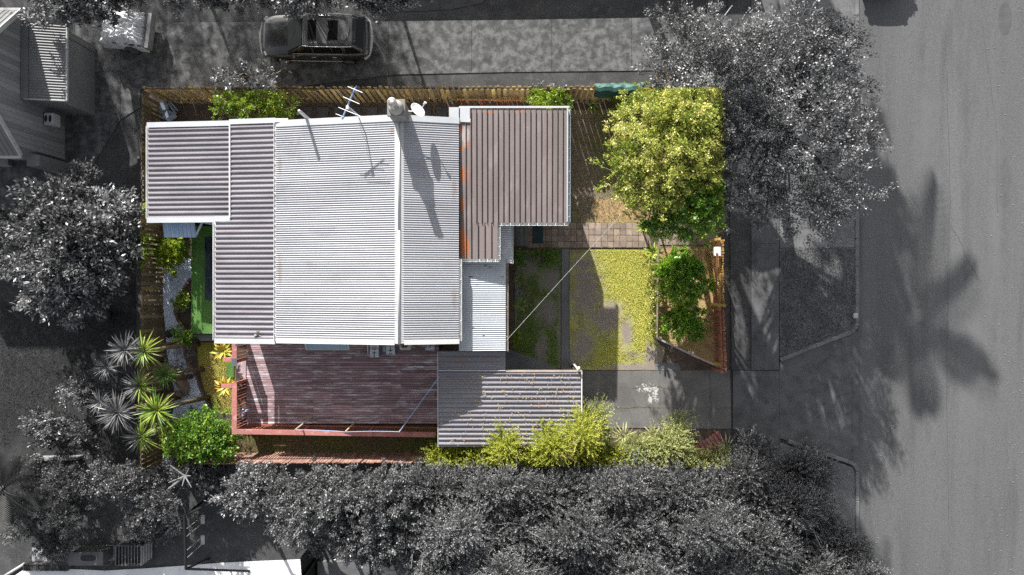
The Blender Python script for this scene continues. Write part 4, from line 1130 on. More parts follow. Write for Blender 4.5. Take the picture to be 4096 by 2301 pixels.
for i, (px, py, sx, sy, rz, lb) in enumerate(((660, 455, .60, .42, -.5, 'largest pale blue board in the junk pile at the back corner'), (683, 470, .42, .20, .7, 'small pale board in front of the junk pile'), (650, 425, .42, .3, .3, 'pale board at the back of the junk pile'),
        (690, 435, .55, .07, -.95, 'white batten leaning on the junk pile'), (700, 428, .5, .06, -.85, 'second white batten beside the leaning one on the junk pile'))):
    p = P(px, py, .3)
    o = MB().box((p.x, p.y, .18 + .05 * i), (sx, sy, .03), rot=Matrix.Rotation(rz, 3, 'Z') @ Matrix.Rotation(.25, 3, 'X')).build('scrap_board', m_junk, None); tag(o, lb, 'board', 'junk pile in the back corner')
# leaf litter and scraps of dry fronds by the log
mb = MB()
for i in range(70):
    p = P(random.uniform(655, 760), random.uniform(1380, 1500), .04)
    a = random.uniform(0, 6.3); l = random.uniform(.15, .5)
    mb.bar(p, p + Vector((math.cos(a) * l, math.sin(a) * l, random.uniform(0, .12))), .018, .006)
o = mb.build('dry_fronds', M('dry_frond', (.32, .31, .30), (.2, .18, .16), 8), None); tag(o, 'scattered dry fallen yucca leaves over the gravel', 'dry leaves', kind='stuff')
# red slatted bench half buried in the shrubs by the drive
rb = thing('red_slat_bench', 'faded red slatted bench tilted among the shrubs by the driveway', 'bench', P(2835, 1775))
A, B = P(2868, 1730, .62), P(2760, 1800, .5)
dd = (B - A).normalized(); sd = Vector((-dd.y, dd.x, 0))
for i in range(9):
    q = A.lerp(B, i / 8)
    MB().bar(q - sd * .02, q + sd * .52 + Vector((0, 0, -.08)), 0.115, 0.03).build('slat', m_pink, rb)
for s_ in (.08, .44):
    MB().bar(A + sd * s_ + Vector((0, 0, -.05)), B + sd * s_ + Vector((0, 0, -.05)), .05, .05).build('bearer', m_pinkd, rb)
for q in (A, B):
    for s_ in (.08, .44):
        r_ = q + sd * s_; MB().box((r_.x, r_.y, .26), (.06, .06, .5)).build('leg', m_pinkd, rb)
p = P(2372, 1742, .3)
o = MB().ring([[(p.x + r * math.cos(a), p.y + r * math.sin(a), z) for a in [i * math.pi / 8 for i in range(16)]] for r, z in ((.12, .01), (.17, .32), (.19, .34), (.15, .34), (.12, .1))]).build('glazed_pot', M('mottled_pot', (.5, .52, .5), (.2, .25, .2), 9), None, smooth=True); tag(o, 'mottled pale pot among the shrubs at the carport corner', 'plant pot')
# ------------------------------------------------------------------ neighbour's house on the left
m_nroof = M('neighbour_roof_steel', g(.15), g(.12), 1.0, rough=.5, rnd=.04)
m_nwall = M('dark_vertical_board', g(.24), g(.19), 1.5, rough=.8, rnd=.22, stretch=(1, 1, .3))
m_ntrim = M('pale_grey_trim', g(.42), g(.33), 2, rough=.6)
m_anx = M('annex_corrugated_wall', g(.17), g(.14), 2, rough=.7)
nh = thing('neighbour_house', 'grey gabled house with vertical boards and lean-to at the left edge', 'house', (-19.5, 7.7, 0))
gx = -18.74
def gz(y): return min(4.3, 2.93 + (1 - abs(y - 7.71) / 2.73) * 2.6)  # gable top cut flat out of view to shorten its shadow
MB().add([(gx, 5.34, 0), (gx, 10.08, 0), (gx, 10.08, gz(10.08) - .1), (gx, 9.0, 4.2), (gx, 6.42, 4.2), (gx, 5.34, gz(5.34) - .1)] + [(-24, 5.34, 0), (-24, 10.08, 0), (-24, 10.08, gz(10.08) - .1), (-24, 9.0, 4.2), (-24, 6.42, 4.2), (-24, 5.34, gz(5.34) - .1)],
         [(0, 1, 2, 3, 4, 5), (11, 10, 9, 8, 7, 6), (0, 5, 11, 6), (2, 1, 7, 8), (3, 2, 8, 9), (4, 3, 9, 10), (5, 4, 10, 11)]).build('wall', m_nwall, nh)
y = 5.36
while y < 10.06:
    zt = min(gz(y), gz(y + .2)) - .12
    MB().box((gx + .011 + random.uniform(0, .008), y + .1, zt / 2 + .05), (0.022, 0.192, zt - .1)).build('wall_board', m_nwall, nh)
    y += .2
for s_ in (-1, 1):
    e0 = Vector((-24.0, 7.71 + s_ * 2.73, 2.93)); e1 = Vector((gx + .22, 7.71 + s_ * 2.73, 2.93)); r0 = Vector((-24.0, 7.71 + s_ * 1.29, 4.3)); r1 = Vector((gx + .22, 7.71 + s_ * 1.29, 4.3))
    sheets('roof_sheet', nh, e0, r0, (1, 0, 0), e1.x - e0.x, .76, 'trap', .19, .03, m_nroof)
    MB().bar(e1 + Vector((0.02, 0, .0)), r1 + Vector((.02, 0, .0)), .05, .16).build('barge_board', m_ntrim, nh)
    MB().bar(e0 + Vector((0, s_ * .06, -.04)), e1 + Vector((0, s_ * .06, -.04)), .1, .09).build('gutter', m_ntrim, nh)
MB().box(((-24 + gx + .22) / 2, 7.71, 4.33), (gx + .22 + 24, 2.7, .06)).build('clipped_ridge', m_nroof, nh)
# lean-to annex
ax0, ax1, ay0, ay1 = -18.72, -17.50, 7.22, 10.12
MB().box(((ax0 + ax1) / 2, (ay0 + ay1) / 2, 1.12), (ax1 - ax0, ay1 - ay0, 2.24)).build('annex_wall', M('annex_panel', g(.20), g(.17), 1.5), nh)
sheets('annex_cladding', nh, (ax1 + .004, ay0 + .05, .02), (ax1 + .004, ay0 + .05, 2.2), (0, 1, 0), ay1 - ay0 - .35, .85, 'sin', .085, .02, m_anx, True)
MB().box((ax1 + .02, ay1 - .14, 1.1), (.03, .26, 2.2)).build('annex_corner_board', m_anx, nh)
sheets('roof_sheet', nh, (-18.62, 7.20, 2.66), (-17.20, 7.20, 2.36), (0, 1, 0), 2.95, .74, 'sin', .105, .03, m_nroof, True)
MB().bar((-17.17, 7.18, 2.33), (-17.17, 10.18, 2.33), .07, .08).build('gutter', m_ntrim, nh)
MB().bar((-18.55, 7.2, 2.70), (-18.55, 10.15, 2.70), .26, .02).build('apron_flashing', m_nroof, nh)
MB().bar((-18.6, 7.18, 2.66), (-17.18, 7.18, 2.37), .03, .1).build('barge_board', m_ntrim, nh)
MB().box((-18.85, 5.0, .9), (.5, .45, 1.8)).build('water_cupboard', m_nwall, nh)
# wall unit with two round louvres
p = P(180, 480, 1.6)
hu = thing('wall_heat_pump', 'pale heat pump unit with two oval grilles on the boarded wall', 'heat pump', (gx + .2, p.y, .9))
zc = 1.2; yc = P(180, 481, zc).y
MB().box((gx + .24, yc, zc), (.36, .50, .5)).build('case', M('pale_unit', g(.48), g(.42), 3), hu, bevel=.03)
for s_ in (-1, 1):
    cc = Vector((gx + .24 + s_ * .085, yc, zc + .254))
    MB().ring([[cc + Vector((r * .45 * math.cos(a), r * math.sin(a) * 1.1, z)) for a in [i * math.pi / 8 for i in range(16)]] for r, z in ((.13, 0), (.12, .008))]).build('grille', M('dark_grille', g(.03), g(.02), 4), hu)
MB().box((gx + .06, yc, zc - .2), (.1, .3, .06)).build('bracket', m_ntrim, hu)
# junk at the house corner
p = P(35, 655)
o = MB().box((p.x, p.y, .16), (.34, .26, .3), rz=.1).box((p.x + .03, p.y, .32), (.36, .28, .03), rz=.1).build('storage_tub', M('grey_tub', g(.28), g(.2), 3), None, bevel=.01); tag(o, 'pale storage tub at the foot of the gabled house wall', 'tub')

# ------------------------------------------------------------------ trailer under a tarpaulin
tl = thing('box_trailer', 'small box trailer with a pale tailboard parked on the driveway', 'trailer', P(545, 140), -.12)
t_m = M('trailer_steel', g(.07), g(.05), 3, rough=.5); t_p = M('trailer_tailboard', g(.26), g(.2), 3, rough=.6)
MB().box((0, 0, .42), (1.72, 1.30, .07)).build('tray', t_m, tl, local=True)
for s_ in (-1, 1):
    MB().box((0, s_ * .66, .62), (1.75, .04, .36)).build('side_board', t_m, tl, local=True)
MB().box((.92, 0, .62), (.16, 1.42, .38)).build('tailboard', t_p, tl, local=True)
MB().box((.82, .0, .80), (.03, 1.40, .06)).build('tail_rail', t_m, tl, local=True)
for s_ in (-1, 1):
    ty = MB().tube([(.15, s_ * .74 - .08, .28), (.15, s_ * .74 + .08, .28)], .28, 18).build('tyre', M('tyre_rubber', g(.02), g(.014), 5, rough=.9), tl, local=True)
    MB().tube([(.15, s_ * .74 - .085, .28), (.15, s_ * .74 + .085, .28)], .15, 14).build('rim', M('rim_grey', g(.2), g(.15), 5, rough=.4), ty, local=True)
    fm = MB()
    for i in range(7):
        a0 = math.pi * i / 7; a1 = math.pi * (i + 1) / 7
        fm.bar((.15 + .34 * math.cos(a0), s_ * .76, .28 + .34 * math.sin(a0)), (.15 + .34 * math.cos(a1), s_ * .76, .28 + .34 * math.sin(a1)), .2, .012)
    fm.build('mudguard', t_m, tl, local=True)
    MB().box((.93, s_ * .62, .45), (.06, .12, .09)).build('tail_lamp', M('lamp_grey', g(.12), g(.08), 3, rough=.2), tl, local=True)
MB().bar((-.85, .35, .4), (-1.45, 0, .4), .06, .07).bar((-.85, -.35, .4), (-1.45, 0, .4), .06, .07).build('drawbar', t_m, tl, local=True)
MB().tube([(-1.4, 0, .4), (-1.62, 0, .4)], .04, 8).build('coupling', t_m, tl, local=True)
# the cover
n = 56; vs = []; fs = []
for j in range(n + 1):
    for i in range(n + 1):
        u, v = i / n * 2 - 1, j / n * 2 - 1
        r = max(abs(u), abs(v)); edge = 1 - r ** 6
        f1 = mnoise.noise(Vector((u * 1.6 + 3.1, v * 1.6, 9.5)))
        rd = 1 - abs(mnoise.noise(Vector((u * 3.2 + v * 1.5, v * 4.4 - u, 4.0))))
        rd2 = 1 - abs(mnoise.noise(Vector((u * 7 - v * 2, v * 8 + u * 3, 1.0))))
        z = .46 + .48 * edge + f1 * .10 * edge + (rd ** 6) * .16 + (rd2 ** 6) * .025
        if r > .9: z -= (r - .9) * 3.2 * random.uniform(.9, 1.0)
        vs.append((u * .93 * (1 + .04 * f1) - .12, v * .76 * (1 + .05 * f1), max(z, .32)))
for j in range(n):
    for i in range(n):
        a = j * (n + 1) + i; fs.append((a, a + 1, a + n + 2, a + n + 1))
o = MB().add(vs, fs).build('trailer_cover', M('grey_tarp', g(.70), g(.56), 2.5, rough=.32, spec=.6), None, smooth=True)
o.location = P(545, 140); o.rotation_euler = (0, 0, -.12)
tag(o, 'crumpled silver-grey tarpaulin tied over the trailer load', 'tarpaulin')

# ------------------------------------------------------------------ cars
m_paint = M('black_car_paint', g(.036), g(.030), 1.5, rough=.22, spec=.6, coat=.5)
m_faded = M('faded_car_roof', g(.085), g(.07), 2, rough=.55, fine=.3)
m_peel = M('peeled_lacquer', g(.15), g(.12), 4, rough=.7, fine=.4)
m_glass = M('dark_car_glass', g(.010), g(.008), 2, rough=.12, spec=.18)
m_chrome = M('bright_trim', g(.65), g(.5), 3, rough=.3, metal=.3)
m_tyre = M('car_tyre', g(.018), g(.012), 6, rough=.9); m_rim = M('alloy_rim', g(.30), g(.2), 5, rough=.3, metal=.5)
m_lamp = M('lamp_glass', g(.25), g(.18), 3, rough=.1)
def car(label, loc, rz):
    t = thing('estate_car', label, 'car', loc, rz, 'parked dark estate cars')
    LN, HW = 2.23, .865
    def B(mb, nm, mat, par=t, **kw): return mb.build(nm, mat, par, local=True, **kw)
    # lower body: stations x, half width, top z (centre), shoulder z, sill z
    st = [(-2.23, .50, .58, .55, .34), (-2.17, .70, .70, .64, .26), (-2.0, .80, .79, .72, .22), (-1.6, .855, .87, .80, .20), (-1.15, .865, .95, .86, .20), (-.7, .865, 1.0, .92, .20),
          (.3, .865, 1.0, .94, .20), (1.3, .86, 1.0, .95, .20), (1.8, .84, 1.0, .95, .22), (2.08, .79, .99, .92, .26), (2.20, .70, .93, .84, .30), (2.24, .60, .80, .72, .36)]
    rings = []
    for x, w_, zt, zs, zb in st:
        r = [(x, 0, zb), (x, w_ * .80, zb), (x, w_ * .96, zb + .10), (x, w_, (zb + zs) / 2 + .05), (x, w_ * .985, zs - .03), (x, w_ * .93, zs + .02), (x, w_ * .55, zt - .01), (x, 0, zt)]
        r = r + [(a, -b, c) for a, b, c in r[-2:0:-1]]
        rings.append(r)
    body = B(MB().ring(rings), 'body', m_paint, smooth=True)
    # cabin
    cs = [(-1.02, .76, .74, .93, .96), (-.30, .755, .60, 1.0, 1.40), (-.05, .755, .595, 1.0, 1.455), (.6, .755, .60, 1.0, 1.475), (1.2, .75, .595, 1.0, 1.46), (1.55, .745, .58, 1.0, 1.43), (1.68, .74, .56, 1.0, 1.40), (2.10, .70, .62, .98, 1.0)]
    rings = []
    for x, wb, wt, zb, zt in cs:
        r = [(x, 0, zb - .05), (x, wb + .03, zb - .05), (x, wb + .02, zb), (x, wt + .055, zt - .06), (x, wt, zt - .012), (x, wt * .5, zt + .006), (x, 0, zt + .012)]
        rings.append(r + [(a, -b, c) for a, b, c in r[-2:0:-1]])
    cabin = B(MB().ring(rings), 'cabin', m_paint, smooth=True)
    # roof skin
    rs = [(x, wt * .97, zt + .012) for x, wb, wt, zb, zt in cs[1:7]]
    mb = MB(); vs = []; 
    for x, w_, z in rs:
        for k in range(7):
            yy = -w_ + 2 * w_ * k / 6; vs.append((x, yy, z + .008 - .022 * (yy / w_) ** 2))
    fs = [(i * 7 + k, (i + 1) * 7 + k, (i + 1) * 7 + k + 1, i * 7 + k + 1) for i in range(len(rs) - 1) for k in range(6)]
    mb.add(vs, fs); roof = B(mb, 'roof', m_faded, smooth=True)
    for x0, x1 in ((-.06, .26), (.72, 1.12)):
        B(MB().box(((x0 + x1) / 2, 0, 1.482), (x1 - x0, .80, .016)), 'sunroof', m_glass, roof, bevel=.01)
        B(MB().box(((x0 + x1) / 2, 0, 1.476), (x1 - x0 + .06, .86, .02)), 'sunroof_frame', m_paint, roof, bevel=.01)
    B(MB().ring([[(1.38 + r * .20 * math.cos(a) * (1 + .12 * math.sin(5 * a)), r * .40 * math.sin(a) * (1 + .1 * math.cos(3 * a)), 1.452 + z + .012) for a in [i * math.pi / 12 for i in range(24)]] for r, z in ((1, .0), (.97, .008))]), 'peeled_patch', m_peel, roof)
    # glazing, each pane a slab proud of the cabin
    def pane(nm, a, b, c, e_, off=.012, mat=m_glass, par=cabin):
        a, b, c, e_ = map(Vector, (a, b, c, e_)); nr = (b - a).cross(e_ - a).normalized()
        if nr.z < 0 and abs(nr.z) > .2: nr = -nr
        cen = (a + b + c + e_) / 4
        if nr.dot(Vector((0, cen.y, .4)) + Vector((cen.x - .4, 0, 0))) < 0: nr = -nr
        vs = [p + nr * off for p in (a, b, c, e_)] + [p - nr * .004 for p in (a, b, c, e_)]
        return B(MB().add(vs, [(0, 1, 2, 3), (7, 6, 5, 4), (0, 4, 5, 1), (1, 5, 6, 2), (2, 6, 7, 3), (3, 7, 4, 0)]), nm, mat, par)
    pane('windscreen', (-1.0, -.70, .985), (-1.0, .70, .985), (-.33, .56, 1.392), (-.33, -.56, 1.392), .02)
    pane('rear_window', (2.06, -.58, 1.045), (2.06, .58, 1.045), (1.70, .52, 1.385), (1.70, -.52, 1.385), .02)
    for s_ in (-1, 1):
        yb, yt = .772 * s_, .662 * s_
        pane('side_window', (-.78, yb, 1.02), (.02, yb, 1.02), (.02, yt, 1.375), (-.28, yt, 1.34), .014)
        pane('side_window', (.08, yb, 1.02), (.80, yb, 1.02), (.80, yt, 1.39), (.08, yt, 1.38), .014)
        pane('side_window', (.84, yb, 1.02), (1.20, yb, 1.03), (1.22, yt, 1.37), (.84, yt, 1.385), .014)
        pane('side_window', (1.36, yb * .995, 1.03), (1.95, .735 * s_, 1.03), (1.68, .64 * s_, 1.33), (1.38, yt * .995, 1.365), .014)
        B(MB().tube([(-.28, .625 * s_, 1.425), (.0, .66 * s_, 1.455), (.8, .665 * s_, 1.47), (1.5, .65 * s_, 1.445), (1.66, .62 * s_, 1.41)], .014, 6), 'roof_rail', m_chrome, cabin)
        B(MB().bar((.0, .56 * s_, 1.5), (1.4, .56 * s_, 1.5), .03, .025), 'rack_bar', m_paint, cabin)
        B(MB().bar((-.8, .80 * s_, .985), (1.2, .80 * s_, .995), .016, .016), 'belt_trim', m_chrome, body)
        B(MB().tube([(-1.5, .872 * s_, .38), (0, .88 * s_, .36), (1.1, .875 * s_, .38)], .018, 6), 'sill_trim', m_chrome, body)
        mr = B(MB().box((-.72, .93 * s_, 1.02), (.12, .20, .13)), 'mirror', m_paint, bevel=.03)
        for x in (.0, .85):
            B(MB().box((x, .872 * s_, .80), (.16, .02, .03)), 'door_handle', m_chrome, body)
        B(MB().box((-1.98, .70 * s_, .70), (.18, .20, .10), rz=-.5 * s_), 'headlight', m_lamp, body, bevel=.02)
        B(MB().box((2.14, .66 * s_, .82), (.12, .18, .18), rz=.4 * s_), 'tail_light', m_lamp, body, bevel=.02)
        for x in (-1.38, 1.32):
            ty = B(MB().tube([(x, s_ * .70, .31), (x, s_ * .885, .31)], .315, 24), 'wheel', m_tyre)
            B(MB().tube([(x, s_ * .80, .31), (x, s_ * .893, .31)], [.2, .205], 18), 'rim', m_rim, ty)
    fb = [(-2.10, -.80), (-2.22, -.62), (-2.30, -.3), (-2.32, 0), (-2.30, .3), (-2.22, .62), (-2.10, .80)]
    B(MB().tube([(a, b, .46) for a, b in fb], .055, 8), 'front_bumper', M('grey_bumper', g(.22), g(.18), 3, rough=.5), smooth=True)
    rb_ = [(2.02, -.84), (2.18, -.70), (2.27, -.35), (2.29, 0), (2.27, .35), (2.18, .70), (2.02, .84)]
    B(MB().tube([(a, b, .60) for a, b in rb_], .07, 8), 'rear_bumper', M('pale_bumper_edge', g(.50), g(.40), 3, rough=.45), smooth=True)
    B(MB().tube([(-.95, -.5, 1.03), (-.62, .1, 1.24)], .010, 5), 'wiper', m_tyre)
    B(MB().box((1.75, 0, 1.425), (.12, .9, .03)), 'spoiler', m_paint, bevel=.01)
    return t
cpos = P(1268, 158, .45)
car('dark estate car with sunroofs and peeling roof parked on the driveway', (cpos.x, cpos.y, .03), -.015)
q = P(3508, -238)
car('dark estate car parked at the kerb just beyond the top edge, seen by its shadow', (q.x, q.y, .012), math.pi / 2)

# wire gate at the driveway entrance
gt = thing('wire_gate', 'narrow wire mesh gate with pale posts beside the driveway entrance', 'gate', P(2865, 80))
for (x, y) in ((2855, 118), (2880, 85)):
    p = P(x, y)
    MB().tube([(p.x, p.y, 0), (p.x, p.y, 1.55)], .025, 8).build('post', m_ntrim, gt)
a, b = P(2855, 118), P(2880, 85)
for z in (.2, 1.5):
    MB().tube([a + Vector((0, 0, z)), b + Vector((0, 0, z))], .014, 6).build('rail', m_ntrim, gt)
for i in range(9):
    q = a.lerp(b, (i + .5) / 9); MB().tube([q + Vector((0, 0, .2)), q + Vector((0, 0, 1.5))], .005, 4).build('wire', m_ntrim, gt)

# ------------------------------------------------------------------ neighbour to the south: patio, bins, cage, frame
m_patio = M('white_patio', g(.80), g(.68), 1.2, rough=.8, c3=g(.3), s3=3, t3=(.6, .8))
pat = [(20, 2330), (110, 2268), (420, 2282), (600, 2272), (900, 2250), (1240, 2236), (1250, 2700), (-200, 2700)]
sheet('patio', pat, .03, m_patio)
o = MB().tube([P(18, 2305, .06), P(98, 2256, .06)], .06, 8).build('patio_edging_pipe', M('pale_pipe', g(.4), g(.3), 3), None, smooth=True); tag(o, 'pale pipe lying along the patio corner at bottom left', 'pipe')
sl = [(130, 2190), (460, 2178), (465, 2242), (130, 2245)]
o_ps = sheet('paving_strip', sl, .012, m_gr_soil)
slabs(o_ps, sl, [185, 240, 293, 405], .04, M('pale_paving', g(.30), g(.2), 2, rough=.9, fine=.2))
m_plt = M('dark_planter', g(.06), g(.04), 3, rough=.8); m_pls = M('planter_soil_leaf', g(.05), g(.02), 25, rough=1, bump=.03, bscale=30)
for i, (x0, x1, lb) in enumerate(((114, 166, 'leftmost dark planter trough on the patio edge'), (169, 252, 'middle and longest dark planter trough on the patio edge'), (255, 290, 'short dark planter trough next to the grey locker'))):
    a, b = P(x0, 2244), P(x1, 2272)
    t = thing('planter_trough', lb, 'planter', ((a.x + b.x) / 2, (a.y + b.y) / 2, 0), 0, 'planter troughs on the patio edge')
    c = Vector(((a.x + b.x) / 2, (a.y + b.y) / 2, 0)); sx, sy = b.x - a.x, a.y - b.y
    mb = MB()
    for s_ in (-1, 1):
        mb.box((c.x + s_ * (sx / 2 - .015), c.y, .18), (.03, sy, .3)); mb.box((c.x, c.y + s_ * (sy / 2 - .015), .18), (sx - .06, .03, .3))
    mb.build('trough', m_plt, t); MB().box((c.x, c.y, .17), (sx - .06, sy - .06, .26)).build('soil', m_pls, t)
# locker
a = P(287, 2216, .7); b = P(425, 2245, .7)
lk = thing('storage_locker', 'large grey storage locker with a tray on its lid by the patio', 'locker', ((a.x + b.x) / 2, a.y - .15, 0))
cx_, cy_ = (a.x + b.x) / 2 - .05, (a.y + b.y) / 2
MB().box((cx_, cy_, .42), (b.x - a.x - .08, .48, .78)).build('box', M('grey_locker', g(.085), g(.07), 2, rough=.6), lk, bevel=.01)
MB().box((cx_, cy_, .83), (b.x - a.x, .54, .04)).build('lid', M('grey_locker_lid', g(.13), g(.1), 2, rough=.6), lk, bevel=.01)
a = P(316, 2206, .95)
ty = thing('tray', 'dark oval tray with pale rim lying on the storage locker', 'tray', (a.x + .35, cy_ + .08, .85))
for r, z, nm, mt in ((1.0, .88, 'rim', M('pale_tray_rim', g(.22), g(.16), 3)), (.86, .895, 'mesh', m_hole)):
    MB().ring([[(a.x + .33 + .36 * r * math.copysign(abs(math.cos(t)) ** .5, math.cos(t)), cy_ + .05 + .15 * r * math.copysign(abs(math.sin(t)) ** .5, math.sin(t)), zz) for t in [i * math.pi / 12 for i in range(24)]] for zz in (.852, z)]).build(nm, mt, ty)
# animal hutch / cage
a = P(461, 2184, .8); b = P(566, 2262, .8)
cg = thing('wire_hutch', 'square wire-topped hutch with slatted pale side by the patio', 'hutch', ((a.x + b.x) / 2, (a.y + b.y) / 2, 0))
hx, hy = (a.x + b.x) / 2, (a.y + b.y) / 2; sx, sy = b.x - a.x, a.y - b.y
for s_ in (-1, 1):
    MB().box((hx + s_ * sx / 2, hy, .4), (.05, sy, .8)).build('side', m_plt if s_ < 0 else M('pale_slat_side', g(.22), g(.1), 2, stretch=(1, 1, 9)), cg)
    MB().box((hx, hy + s_ * sy / 2, .4), (sx - .05, .05, .8)).build('end', m_plt, cg)
MB().box((hx, hy, .55), (sx - .06, sy - .06, .02)).build('floor', m_hole, cg)
for i in range(9):
    MB().bar((hx - sx / 2 + .03 + (sx - .06) * i / 8, hy - sy / 2, .81), (hx - sx / 2 + .03 + (sx - .06) * i / 8, hy + sy / 2, .81), .008, .008).build('wire', m_ntrim, cg)
for i in range(4):
    MB().bar((hx + sx / 2 + .03, hy - sy / 2 + .02, .1 + i * .2), (hx + sx / 2 + .03, hy + sy / 2 - .02, .1 + i * .2), .03, .06).build('slat', m_ntrim, cg)
p = P(425, 2240, .3)
o = MB()
for i in range(16):
    a0 = i * math.pi / 8; a1 = (i + 1) * math.pi / 8
    o.bar((p.x + .24 * math.cos(a0), p.y + .24 * math.sin(a0), .3), (p.x + .24 * math.cos(a1), p.y + .24 * math.sin(a1), .3), .03, .03)
o.tube([(p.x, p.y, .02), (p.x, p.y, .3)], .03, 6).tube([(p.x - .23, p.y, .3), (p.x + .23, p.y, .3)], .012, 6).tube([(p.x, p.y - .23, .3), (p.x, p.y + .23, .3)], .012, 6)
o = o.build('hose_reel', M('grey_hose', g(.12), g(.08), 4), None); tag(o, 'round hose reel between the locker and the hutch', 'hose reel')
# black swing frame
sw = thing('swing_frame', 'tall black A-frame swing with two pale seats on the dark lawn', 'swing', P(760, 2150))
m_blk2 = M('black_tube', g(.012), g(.009), 3, rough=.5)
T0, T1 = P(738, 2062, 2.1), P(744, 2276, 2.1)
MB().tube([T0, T1], .055, 10).build('top_bar', m_blk2, sw)
for q, e_ in ((T0, 1), (T1, -1)):
    for dx in (-.15, 1.75):
        MB().tube([q, Vector((q.x + dx * .9 + .1, q.y + .75 * e_ * (1 if dx > 0 else .3) - .2, .02))], .05, 8).build('leg', m_blk2, sw)
for k, y0 in enumerate((2078, 2160)):
    s0 = P(811, y0, .45)
    MB().box((s0.x, s0.y, .45), (.16, .38, .03)).build('seat', m_ntrim, sw, bevel=.01)
    for yy in (-.15, .15):
        top = Vector((T0.x + (T1.x - T0.x) * .5, s0.y + yy, 2.08)); MB().tube([Vector((s0.x, s0.y + yy, .46)), top], .010, 5).build('chain', m_ntrim, sw)
# black boundary screen and dark deck to the right of the patio
bs = thing('black_screen', 'tall black timber screen at the right end of the patio', 'screen', P(1240, 2230))
p0, p1 = P(1258, 2160, 0), P(1268, 2300, 0)
for i in range(10):
    q = p0.lerp(p1, (i + .5) / 10); MB().box((q.x, q.y, .95), (.03, .145, 1.9)).build('board', m_blk2, bs)
for i in range(3):
    q = p0.lerp(p1, i / 2); MB().box((q.x + .07, q.y, .95), (.09, .09, 1.95)).build('post', m_blk2, bs)
sheet('dark_deck', [(1275, 2240), (1480, 2240), (1500, 2700), (1275, 2700)], .2, M('grey_deck', g(.13), g(.08), 2, stretch=(1, 6, 1)), thick=.2)
# white low wall along the yucca corner
o = MB().bar(P(60, 1836, .25), P(320, 1830, .25), .1, .5).build('low_garden_wall', M('pale_wall', g(.22), g(.12), 3), None); tag(o, 'pale low garden wall between the lawn and the palm', 'wall')
p = P(148, 1846, .5)
mb = MB(); mb.tube([(p.x + .26 * math.cos(t), p.y + .30 * math.sin(t), .5 + .02 * t) for t in [i * math.pi / 8 for i in range(13)]], .05, 7)
o = mb.build('curved_pipe', M('pale_curved_pipe', g(.16), g(.1), 3), None, smooth=True); tag(o, 'curled grey pipe on the low wall near the palm', 'pipe')
p = P(430, 1262)
o = MB().ring([[(p.x + r * math.cos(a), p.y + r * math.sin(a), z) for a in [i * math.pi / 9 for i in range(18)]] for r, z in ((.20, .02), (.27, .25), (.26, .4), (.12, .42), (.10, .3), (.02, .28))]).build('dark_urn', M('dark_urn', g(.05), g(.035), 3), None, smooth=True); tag(o, 'round dark pot with a hollow neck under the left tree', 'plant pot')

bf = thing('board_fence', 'close-boarded fence beyond the top edge, shading the strip above the driveway', 'fence', P(1450, -275))
fa, fb_ = P(1420, -268), P(2950, -292)
for i in range(40):
    q = fa.lerp(fb_, (i + .5) / 40); MB().box((q.x, q.y, .92), (.40, .03, 1.84), rz=.005).build('board', m_nwall, bf)
# ------------------------------------------------------------------ vegetation
lm = {}
lm['birch'] = leafmat('leaf_yellow_green', (0.10, 0.17, 0.022), (0.45, 0.48, 0.075), (0.84, 0.77, 0.30), trans=.40)
lm['birch_g'] = leafmat('leaf_grey_birch', g(.045), g(.13), g(.48), trans=.22, rough=.35)
lm['dark'] = leafmat('leaf_deep_green', (0.045, 0.14, 0.015), (0.13, 0.26, 0.022), (0.36, 0.44, 0.05), trans=.3)
lm['citrus'] = leafmat('leaf_citrus', (0.05, 0.16, 0.012), (0.16, 0.32, 0.02), (0.42, 0.52, 0.06), trans=.3, rough=.3)
lm['lime'] = leafmat('leaf_lime', (0.12, 0.20, 0.014), (0.22, 0.31, 0.02), (0.36, 0.42, 0.04), trans=.4)
lm['broad_g'] = leafmat('leaf_grey_broad', g(.040), g(.105), g(.36), trans=.2, rough=.34)
lm['mid_g'] = leafmat('leaf_grey_mid', g(0.053), g(0.112), g(0.285), trans=.2, rough=.4)
lm['dull_g'] = leafmat('leaf_grey_dull', g(0.036), g(0.078), g(0.195), trans=.2, rough=.5)
lm['con_g'] = leafmat('leaf_grey_conifer', g(.028), g(.10), g(.38), trans=.2, rough=.45)
lm['con_y'] = leafmat('leaf_yellow_conifer', (0.13, 0.185, 0.018), (0.37, 0.41, 0.04), (0.68, 0.63, 0.13), trans=.35, rough=.5)
lm['con_p'] = leafmat('leaf_pale_conifer', (0.15, 0.19, 0.05), (0.36, 0.39, 0.13), (0.62, 0.60, 0.29), trans=.3, rough=.5)
m_barkg = M('bark_grey', g(.10), g(.05), 6, rough=.9)
m_twigg = M('dead_twig_grey', g(.24), g(.15), 6, rough=.8)
m_barkb = M('bark_brown', (.13, .095, .06), (.08, .06, .04), 6, rough=.9)
m_twigb = M('twig_tan', (.40, .30, .18), (.28, .21, .12), 6, rough=.8)

def unit(v):
    return v / np.maximum(np.linalg.norm(v, axis=1, keepdims=True), 1e-9)

